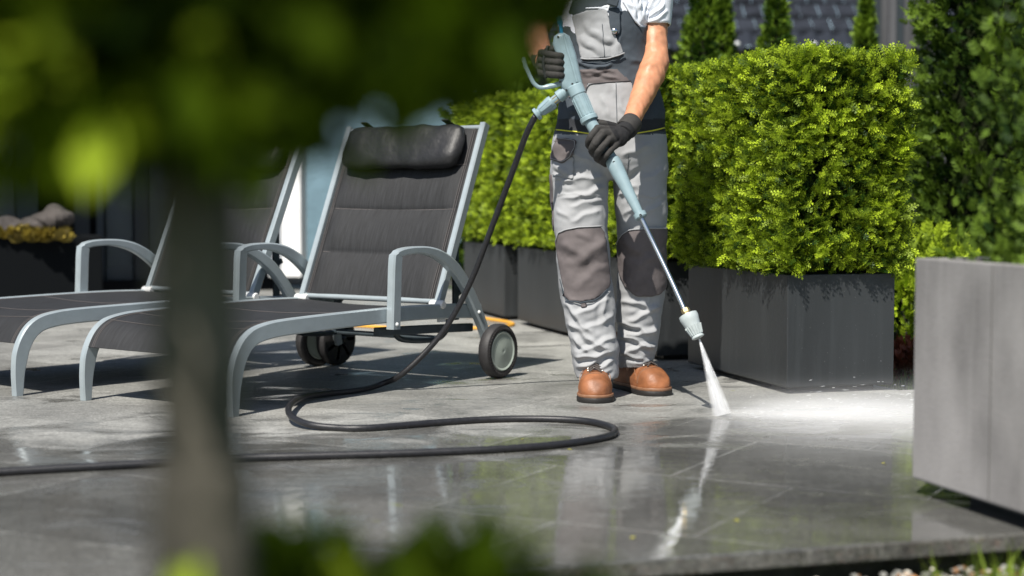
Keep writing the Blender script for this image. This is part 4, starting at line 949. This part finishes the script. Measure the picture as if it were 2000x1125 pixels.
# ---- boots
def boot(loc, rz, label):
    t_ = bpy.data.objects.new('boot', None)
    def wd(y): return np.interp(y, [-.135, -.125, -.09, -.02, .05, .09, .125, .145, .155], [.012, .028, .037, .038, .052, .0555, .048, .030, .006])
    mb = MB(); rs = []
    for y in np.linspace(-.134, .1545, 34):
        h_ = np.interp(y, [-.134, -.12, -.09, -.02, .02, .06, .10, .13, .148, .155], [.06, .10, .125, .128, .115, .098, .090, .074, .050, .034]); a = wd(y)
        rs.append([(a * math.copysign(abs(math.cos(q)) ** .75, math.cos(q)), -y, .024 + (h_ - .024) * max(0, math.sin(q)) ** .72 if math.sin(q) > 0 else .024) for q in np.linspace(0, 2 * math.pi, 30, endpoint=False)])
    mb.rings(rs); mb.tube([(0, .055, .10), (0, .062, .20)], [.048, .050], 20)
    me = blob(mb, .0032, 4); c = co_of(me); nn = no_of(me)
    cr = np.exp(-((c[:, 1] + .052 + .3 * np.abs(c[:, 0])) / .006) ** 2) * (c[:, 2] > .05)
    c += nn * (lump(c, 30, 2) * .0016 - cr * .0022)[:, None]; set_co(me, c)
    o = link('boot', me, M['boot'], ang=180); attach(o, person)
    Mx = Matrix.Translation(loc) @ Matrix.Rotation(rz, 4, 'Z'); me.transform(Mx); o['label'] = label
    def p2(name, mb_, m, **k): q = mb_.mesh(); q.transform(Mx); return link(name, q, m, o, **k)
    ys = np.linspace(-.135, .155, 26); out = [(wd(y) , -y) for y in ys]; out = out + [(-x, y) for x, y in out[::-1]]
    def slab(z0, z1, g):
        mb_ = MB(); mb_.rings([[(x * (1 + g - e), (y - .0) * (1 + (g - e) * .35), z) for x, y in out] for z, e in ((z0, .03), (z0 + .003, 0), (z1 - .002, 0), (z1, .02))]); return mb_
    p2('sole', slab(.0005, .017, .10), M['sole'], ang=50); p2('welt', slab(.0168, .027, .085), M['bootrim'], ang=50)
    mb_ = MB(); 
    for i in range(4):
        y = -.020 - .016 * i; z = .006 + float(np.interp(-y, [.02, .06, .10], [.116, .101, .092])); s = .019
        mb_.tube(catmull([(-s, y, z - .008), (0, y - .009, z), (s, y - .017, z - .010)], 4), .0024, 7, ends=True); mb_.tube(catmull([(s, y, z - .008), (0, y - .009, z + .002), (-s, y - .017, z - .010)], 4), .0024, 7, ends=True)
    p2('lace', mb_, M['lace'])
    for i in range(4):
        for s in (-1, 1): mb_ = MB(); mb_.ell((s * .023, -.020 - .016 * i, -.003 + float(np.interp(.02 + .016 * i, [.02, .06, .10], [.116, .101, .092]))), (.0042, .0042, .0035), None, 10, 6); p2('eyelet', mb_, M['eyelet'])
    # toe cap and quarter seams
    mb_ = MB()
    for yy, g0, g1 in ((.088, .12, 3.02), (.092, .12, 3.02)):
        h_ = float(np.interp(yy, [.06, .10, .13], [.098, .090, .074])); a = wd(yy)
        mb_.tube([(a * math.copysign(abs(math.cos(q)) ** .75, math.cos(q)), -yy - .018 * (1 - abs(math.cos(q))) + .012, .024 + (h_ - .024) * max(0, math.sin(q)) ** .72 - .0004) for q in np.linspace(g0, g1, 30)], .0011, 6)
    for s in (-1, 1):
        mb_.tube(catmull([(s * .050, -.070, .05), (s * .049, -.05, .078), (s * .036, -.03, .098), (s * .028, .0, .115)], 6), .0011, 6)
    p2('stitching', mb_, M['eyelet'] if False else M['bootrim'])
    mb_ = MB(); mb_.tube([(0, .050, .125), (0, .055, .150)], [.049, .051], 20); mb_.ell((0, .0, .122), (.019, .03, .014)); p2('collar', mb_, M['black'])
boot((.272, 5.205, 0), -.03, 'tan leather work boot pointing straight forward')
boot((.432, 5.375, 0), .46, 'tan leather work boot turned to the right')

# ---------------------------------------------------------------- spray lance
sg_ = empty('spray_lance', P(1363, 660, 4.80), 'grey blue pressure washer gun and lance with steel wand, spraying at the slabs', 'spray gun')
def tp(name, mb, m, parent=sg_, **k): return link(name, mb.mesh(), m, parent, **k)
out = [(1082, 71), (1090, 65), (1102, 64), (1112, 70), (1118, 84), (1125, 105), (1132, 135), (1138, 160), (1139, 174), (1110, 182), (1101, 178), (1092, 163), (1092, 140), (1088, 118), (1084, 100), (1079, 86)]
cx_, cy_ = 1108, 120
mb = MB(); rs = []
for dy, k in ((-.022, .55), (-.0205, .80), (-.015, .95), (-.006, 1), (.006, 1), (.015, .95), (.0205, .80), (.022, .55)):
    rs.append([P(cx_ + (x - cx_ - (y - cy_) * .22) * k + (y - cy_) * .22, cy_ + (y - cy_) * (.35 + .65 * k ** .5), 5.085 + dy) for x, y in out])
mb.rings(rs); body_ = tp('housing', mb, M['tool'], ang=50)
mb = MB(); mb.bar([P(1101, 68, 5.060), P(1108, 95, 5.0585), P(1119, 130, 5.0585), P(1127, 160, 5.060)], .008, .010, B=(.95, 0, .3)); tp('ridge', mb, M['tool'], body_)
mb = MB()
for x, y in ((1090, 72), (1091, 129), (1094, 160), (1118, 164), (1106, 176)): mb.lathe(P(x, y, 5.066), P(x, y, 5.0615), [(0, .0035), (1, .0035)], 10)
tp('screw', mb, M['black'], body_)
mb = MB(); mb.tube(catmull([P(1097, 66, 5.085), P(1095, 50, 5.085), P(1092, 36, 5.09)], 4), [.006] * 5 + [.009] * 4, 10, ends=True); tp('lock_lever', mb, M['bluepl'])
mb = MB(); mb.tube(catmull([P(1096, 163, 5.08), P(1076, 168, 5.08), P(1056, 171, 5.08), P(1044, 164, 5.08), P(1036, 150, 5.08), P(1026, 128, 5.08), P(1023, 116, 5.085)], 5), [.0085] * 8 + [.0068] * 23, 10, ends=True); tp('trigger_guard', mb, M['tool'])
mb = MB(); mb.tube(catmull([P(1070, 92, 5.09), P(1062, 120, 5.085), P(1066, 150, 5.08)], 5), .006, 8, ends=True); tp('trigger', mb, M['black'])
a_, b_ = P(1108, 176, 5.085), P(1046, 225, 5.10)
mb = MB(); mb.lathe(a_, b_, [(0, .018), (.12, .0185), (.13, .020), (.28, .0205), (.30, .014), (.44, .014), (.45, .0215), (.52, .0225), (.84, .0165), (.86, .014), (.90, .014), (.91, .021), (.985, .021), (1, .017)], 28)
inl = tp('hose_coupling', mb, M['tool'])
ax = (b_ - a_).normalized()
mb = MB(); mb.lathe(a_.lerp(b_, .30), a_.lerp(b_, .43), [(0, .0150), (1, .0150)], 6); tp('coupling_nut', mb, M['brass'], inl)
def ribs(p0, p1, r, n, wdt, m, parent, r1=None):
    ax_ = (p1 - p0).normalized(); x = ax_.cross(Vector((0, 1, 0))).normalized(); y = ax_.cross(x); mb = MB()
    for k in range(n):
        q = 2 * math.pi * k / n; d = x * math.cos(q) + y * math.sin(q); s = ax_.cross(d)
        mb.bar([p0 + d * r, p1 + d * (r1 or r)], wdt, .004, B=s)
    return tp('grip_rib', mb, m, parent)
ribs(a_.lerp(b_, .50), a_.lerp(b_, .82), .0215, 9, .004, M['tool'], inl, .0165)
c0, c1 = P(1123, 170, 5.075), P(1152, 236, 5.05)
mb = MB(); mb.lathe(c0, c1, [(-.03, .024), (0, .0272), (.24, .0268), (.27, .0245), (.86, .0225), (.87, .0265), (.90, .029), (1.0, .029), (1.02, .026)], 40); br = tp('barrel_grip', mb, M['tool'], ang=25)
ribs(c0.lerp(c1, .30), c0.lerp(c1, .85), .0247, 12, .0062, M['tool'], br, .0230)
mb = MB(); mb.lathe(P(1151, 234, 5.05), P(1198, 318, 5.015), [(0, .020), (1, .0195)], 32); tp('barrel', mb, M['tool'])
d0, d1 = P(1194, 309, 5.018), P(1253, 426, 4.955)
mb = MB(); mb.lathe(d0, d1, [(0, .019), (.03, .0235), (.10, .0245), (.22, .0235), (.90, .0138), (.915, .0138), (.92, .0205), (.985, .0205), (1, .018)], 36); tp('lance_sleeve', mb, M['tool'], ang=25)
mb = MB()
for q, r_ in ((.07, .0238), (.95, .0200)):
    p = d0.lerp(d1, q) + Vector((0, -r_, 0)); mb.lathe(p, p + Vector((.0, -.0016, 0)), [(0, .0042), (1, .0042)], 12)
tp('screw', mb, M['black'])
wp = catmull([P(1252, 424, 4.956), P(1275, 472, 4.93), P(1302, 528, 4.89), P(1326, 580, 4.85), P(1340, 612, 4.825)], 6)
mb = MB(); mb.tube(wp, .0076, 16); tp('wand', mb, M['steel'], ang=60)
mb = MB(); mb.lathe(P(1337.5, 603, 4.83), P(1343, 616, 4.822), [(0, .0135), (.55, .0135), (.56, .0105), (1, .0105)], 6); tp('brass_nut', mb, M['brass'], ang=20)
n0, n1 = P(1342.5, 613, 4.822), P(1364, 660, 4.80)
mb = MB(); mb.lathe(n0, n1, [(0, .012), (.0, .022), (.03, .0285), (.16, .0300), (.30, .0275), (.90, .0172), (.93, .0195), (.98, .0195), (1, .016), (1, .007), (.9, .006), (.9, .001)], 36); nz_ = tp('nozzle', mb, M['toollight'], ang=28)
ribs(n0.lerp(n1, .50), n0.lerp(n1, .86), .0250, 18, .0022, M['toollight'], nz_, .0182)

# ---------------------------------------------------------------- water
def vol_mat(name, build):
    m = bpy.data.materials.new(name); m.use_nodes = True; n = m.node_tree; n.nodes.remove(n.nodes['Principled BSDF'])
    v = n.nodes.new('ShaderNodeVolumeScatter'); v.inputs['Color'].default_value = (.97, .98, 1, 1); v.inputs['Anisotropy'].default_value = -.35
    n.links.new(v.outputs[0], n.nodes['Material Output'].inputs['Volume']); n.links.new(build(n), v.inputs['Density']); return m
def nmath(n, o, *a):
    t = n.nodes.new('ShaderNodeMath'); t.operation = o
    for i, q in enumerate(a):
        if isinstance(q, (int, float)): t.inputs[i].default_value = q
        else: n.links.new(q, t.inputs[i])
    return t.outputs[0]
J0, J1 = P(1366, 662, 4.798), G(1412, 813)
jd = (J1 - J0); jl = jd.length
def jet_d(n):
    tc = n.nodes.new('ShaderNodeTexCoord'); s = n.nodes.new('ShaderNodeSeparateXYZ'); n.links.new(tc.outputs['Object'], s.inputs[0])
    mp = n.nodes.new('ShaderNodeMapping'); mp.inputs['Scale'].default_value = (160, 160, 4); n.links.new(tc.outputs['Object'], mp.inputs[0])
    t = n.nodes.new('ShaderNodeTexNoise'); t.inputs['Scale'].default_value = 1; t.inputs['Detail'].default_value = 2; n.links.new(mp.outputs[0], t.inputs[0])
    u = nmath(n, 'DIVIDE', nmath(n, 'MULTIPLY', s.outputs['Z'], -1.0), jl)
    R = nmath(n, 'MULTIPLY_ADD', u, .030, .0035)
    rr = nmath(n, 'SQRT', nmath(n, 'ADD', nmath(n, 'POWER', s.outputs['X'], 2), nmath(n, 'POWER', s.outputs['Y'], 2)))
    e = nmath(n, 'SUBTRACT', 1.0, nmath(n, 'DIVIDE', rr, R)); e = nmath(n, 'MAXIMUM', e, 0.0)
    d = nmath(n, 'DIVIDE', nmath(n, 'MULTIPLY', e, 2.4), R)
    return nmath(n, 'MULTIPLY', d, nmath(n, 'MAXIMUM', nmath(n, 'MULTIPLY_ADD', t.outputs[0], 3.4, -.9), 0.05))
mb = MB(); mb.rings([[(r * math.cos(q), r * math.sin(q), -z) for q in np.linspace(0, 2 * math.pi, 24, endpoint=False)] for z, r in ((0, .0035), (jl * .5, .0185), (jl * .985, .033))])
jo = link('water_jet', mb.mesh(), vol_mat('jet_water', jet_d)); jo.location = J0; jo.rotation_euler = jd.to_track_quat('-Z', 'Y').to_euler()
tag(jo, 'fan of pressurised water leaving the nozzle and hitting the slabs', 'water jet', kind='stuff')
def mist_d(n):
    tc = n.nodes.new('ShaderNodeTexCoord'); s = n.nodes.new('ShaderNodeSeparateXYZ'); n.links.new(tc.outputs['Object'], s.inputs[0])
    mp = n.nodes.new('ShaderNodeMapping'); mp.inputs['Scale'].default_value = (2.2, 6, 18); n.links.new(tc.outputs['Object'], mp.inputs[0])
    t = n.nodes.new('ShaderNodeTexNoise'); t.inputs['Scale'].default_value = 1; t.inputs['Detail'].default_value = 4; n.links.new(mp.outputs[0], t.inputs[0])
    X, Y, Z = s.outputs
    u = nmath(n, 'MAXIMUM', X, -.06); up = nmath(n, 'MAXIMUM', X, 0.0)
    def gau(v, c, w_):
        q = nmath(n, 'DIVIDE', nmath(n, 'SUBTRACT', v, c), w_); return nmath(n, 'EXPONENT', nmath(n, 'MULTIPLY', nmath(n, 'MULTIPLY', q, q), -1.0))
    wz = nmath(n, 'MULTIPLY_ADD', up, .075, .012); wy = nmath(n, 'MULTIPLY_ADD', up, .30, .045)
    core = nmath(n, 'MULTIPLY', gau(Z, nmath(n, 'MULTIPLY', up, .03), wz), gau(Y, nmath(n, 'MULTIPLY', up, -.12), wy))
    att = nmath(n, 'EXPONENT', nmath(n, 'MULTIPLY', up, -3.0)); on = nmath(n, 'SMOOTH_MIN', nmath(n, 'MAXIMUM', nmath(n, 'MULTIPLY_ADD', X, 14.0, .9), 0.0), 1.0, .1)
    d = nmath(n, 'MULTIPLY', nmath(n, 'MULTIPLY', core, att), nmath(n, 'MULTIPLY', on, 12.0))
    wide = nmath(n, 'MULTIPLY', gau(Z, 0.0, .05), nmath(n, 'MULTIPLY', gau(Y, -.20, .42), gau(X, .35, .38)))
    d = nmath(n, 'ADD', d, nmath(n, 'MULTIPLY', wide, 2.0))
    ex = nmath(n, 'MULTIPLY', nmath(n, 'SUBTRACT', 1.0, nmath(n, 'POWER', nmath(n, 'ABSOLUTE', nmath(n, 'DIVIDE', nmath(n, 'SUBTRACT', X, .40), .56)), 4.0)), nmath(n, 'SUBTRACT', 1.0, nmath(n, 'POWER', nmath(n, 'ABSOLUTE', nmath(n, 'DIVIDE', Y, .62)), 4.0)))
    return nmath(n, 'MULTIPLY', nmath(n, 'MULTIPLY', d, nmath(n, 'MAXIMUM', ex, 0.0)), nmath(n, 'MAXIMUM', nmath(n, 'MULTIPLY_ADD', t.outputs[0], 2.0, -.15), 0.0))
mb = MB(); mb.box((.40, 0, .123), (1.12, 1.24, .24)); mo = link('water_mist', mb.mesh(), vol_mat('mist', mist_d), smooth=False); mo.location = (J1.x, J1.y, 0)
mo.visible_shadow = True
tag(mo, 'white spray mist sweeping right over the slabs from the jet', 'mist', kind='stuff')
mdr = mat('droplet', (.9, .93, .95), .2, 0, .8)
mb = MB(); r_ = random.Random(5)
for i in range(46):
    a = r_.gauss(0, .45); b_2 = r_.gauss(0, .45); e = J1 + Vector((a * .026, b_2 * .026, .003)); q0 = r_.random() * .8; q1 = min(1, q0 + r_.uniform(.05, .3))
    mb.tube([J0.lerp(e, q0), J0.lerp(e, q1)], .0005, 4)
for i in range(150):
    u = r_.random() ** .7 * .75; q = Vector((J1.x + u, J1.y + r_.gauss(0, .05 + .25 * u), .003 + abs(r_.gauss(0, .015 + .06 * u)))); d = Vector((1, r_.gauss(0, .15), r_.gauss(.05, .1))).normalized()
    mb.tube([q, q + d * r_.uniform(.002, .016)], r_.uniform(.0002, .0006), 4)
tag(link('water_droplets', mb.mesh(), mdr, ang=180), 'fine droplets flying with the spray mist', 'droplets', kind='stuff')

# fallen leaves on the slabs
for i, (x, y, lab) in enumerate([(1020, 858, 'tiny yellow leaf inside the hose loop'), (1118, 878, 'tiny yellow leaf just below the right end of the hose loop'), (1240, 1048, 'tiny yellow leaf on the wet slabs at the bottom centre'), (1432, 1015, 'tiny yellow leaf on the wet slabs below the jet'), (1722, 905, 'tiny yellow leaf near the concrete planter')]):
    q = G(x, y, .002); v_, f_ = spray_tpl('leaf'); mb = MB(); R_ = Matrix.Rotation(i * 1.3, 3, 'Z')
    mb.add([q + R_ @ Vector(p) * .016 for p in v_], f_); o = link('fallen_leaf', mb.mesh(), mat('yellow_leaf', (.40, .38, .05), .5) if i == 0 else bpy.data.materials['yellow_leaf'], smooth=False)
    tag(o, lab, 'leaf', 'fallen leaves on the slabs')
# ---------------------------------------------------------------- foreground tree and shrubs
tr = empty('small_tree', (-.168, .85, -.09), 'blurred small tree with a rough dark trunk in the left foreground', 'tree')
mb = MB(); tpts = [P(400, 1125 + 900, .85), P(398, 1100, .85), P(396, 960, .85), P(392, 800, .85), P(386, 620, .85), P(384, 450, .85), P(384, 330, .85), P(388, 230, .86), P(392, 60, .87)]
tpts[0].z = -.1
mb.tube(catmull(tpts, 5), list(np.interp(range(41), [0, 5, 10, 15, 20, 25, 30, 35, 40], [.034, .0275, .0255, .0235, .0225, .0220, .021, .016, .011])), 20)
me = blob(mb, .0025, 2); c = co_of(me); nn = no_of(me); c += nn * (lump(c * np.array([1, 1, .4]), 60, 1) * .0028 + lump(c, 14, 4) * .002)[:, None]; set_co(me, c)
link('trunk', me, M['bark'], tr, ang=180)
mb = MB(); cen = Vector((-.168, .87, .75))
for i in range(16):
    a = i * 2.4; e = Vector((.16 * math.cos(a), .12 * math.sin(a), .02 + .15 * ((i * 7) % 5) / 5)); mb.tube(catmull([cen + Vector((0, 0, -.03 + .012 * i)), cen + e * .5 + Vector((0, 0, .02)), cen + e], 4), list(np.linspace(.006, .0018, 9)), 6)
link('branch', mb.mesh(), M['bark'], tr)
def crown(cen, rad, n, size, seed, sun_tone=0, tone0=.28, sq=3.2):
    v = rng.normal(size=(n, 3)); v /= (np.abs(v) ** sq).sum(1, keepdims=True) ** (1 / sq); R = rng.random(n) ** .45
    pp = v * R[:, None] * np.array(rad); lm = lump(pp, 15, seed); pp += v * (lm * .035)[:, None]
    keep = lump(pp, 24, seed + 7) > -.22 - .25 * (R < .7); pp = pp[keep]; v = v[keep]; lm = lm[keep]; R = R[keep]; n = len(pp)
    D = v * .6 + np.array([0, 0, .15]) + rng.normal(0, .6, (n, 3))
    return scatter(pp + np.array(cen), D, size * rng.uniform(.6, 1.25, n), np.clip(tone0 + (sun_tone * np.clip((-.17 - (pp[:, 0] + cen[0])) * 6, 0, 1) * np.clip((pp[:, 2] + cen[2] - .70) * 12, 0, 1)) + lm * 1.0 + .5 * (R - .8) + rng.normal(0, .30, n), 0, 1), 'leaf')  # upper-left leaves get a lighter tone to look sunlit
link('crown', crown((-.212, .87, .880), (.238, .15, .200), 10500, .034, 3, .8), M['box'], tr, smooth=False)
link('crown', crown((-.085, .87, .790), (.075, .10, .075), 2000, .030, 5), M['box'], tr, smooth=False)
link('crown', crown((-.004, .87, .825), (.030, .08, .105), 620, .028, 6), M['box'], tr, smooth=False)
mb = MB(); mb.ell((-.21, .89, .875), (.215, .10, .165)); mb.ell((-.08, .89, .80), (.055, .06, .055)); me = blob(mb, .012, 3); c = co_of(me); nn = no_of(me); c += nn * (lump(c, 16, 8) * .035)[:, None]; set_co(me, c); link('inner_twigs', me, M['core'], tr)  # dark filler body, the shade within the crown put into colour
# low shrub at the foot of the tree
ls = empty('low_shrub', (-.12, .95, -.09), 'blurred low green shrub along the bottom edge in the left foreground', 'shrub')
link('foliage', crown((-.085, .95, .342), (.155, .07, .105), 9500, .020, 12, tone0=.36), M['box'], ls, smooth=False)
mb = MB(); mb.ell((-.095, .96, .30), (.12, .05, .09)); me = blob(mb, .01, 3); c = co_of(me); nn = no_of(me); c += nn * (lump(c, 18, 3) * .03)[:, None]; set_co(me, c); link('inner_twigs', me, M['core'], ls)  # dark filler coloured as the shrub's shaded inside
mb = MB()
for i in range(14):
    x = -.22 + .017 * i; mb.tube([(x * .6 - .05, .95, -.1), (x, .95 + .02 * math.sin(i * 2), .2), (x * 1.02, .95 + .03 * math.sin(i), .42)], [.005, .004, .0015], 6)
link('stem', mb.mesh(), M['bark'], ls)
yl = empty('yellow_sprout', (-.15, .78, -.09), 'blurred yellow green leaves sprouting in front of the trunk base', 'plant')
n = 26; pp = np.c_[rng.normal(-.150, .014, n), rng.normal(.78, .012, n), .462 - np.abs(rng.normal(0, .03, n))]
link('foliage', scatter(pp, rng.normal(0, .4, (n, 3)) + np.array([0, 0, 1.]), .022 * rng.uniform(.7, 1.2, n), np.full(n, .9), 'leaf'), M['box'], yl, smooth=False)
mb = MB(); mb.tube([(-.15, .78, -.1), (-.152, .78, .2), (-.15, .78, .46)], [.004, .003, .0015], 6); link('stem', mb.mesh(), M['bark'], yl)
# unseen tree added beside the camera: its crown keeps the small tree in shade
K = 2.3; bc = Vector((.23 - SUN.x * K, .87 + .0 - SUN.y * K, .86 + K))
bt_ = empty('garden_tree', (bc.x - .5, bc.y - .25, -.09), 'tall leafy tree beside the camera shading the small tree', 'tree')
link('crown', crown(bc, (.43, .66, .46), 7000, .06, 30, tone0=.4, sq=2.2), M['box'], bt_, smooth=False)  # crown of the added shade tree
mb = MB(); mb.tube(catmull([(bc.x - .5, bc.y - .25, -.1), (bc.x - .48, bc.y - .25, 1.4), (bc.x - .2, bc.y - .1, 2.5), bc], 6), list(np.linspace(.07, .02, 19)), 12); link('trunk', mb.mesh(), M['bark'], bt_)  # trunk of the added shade tree
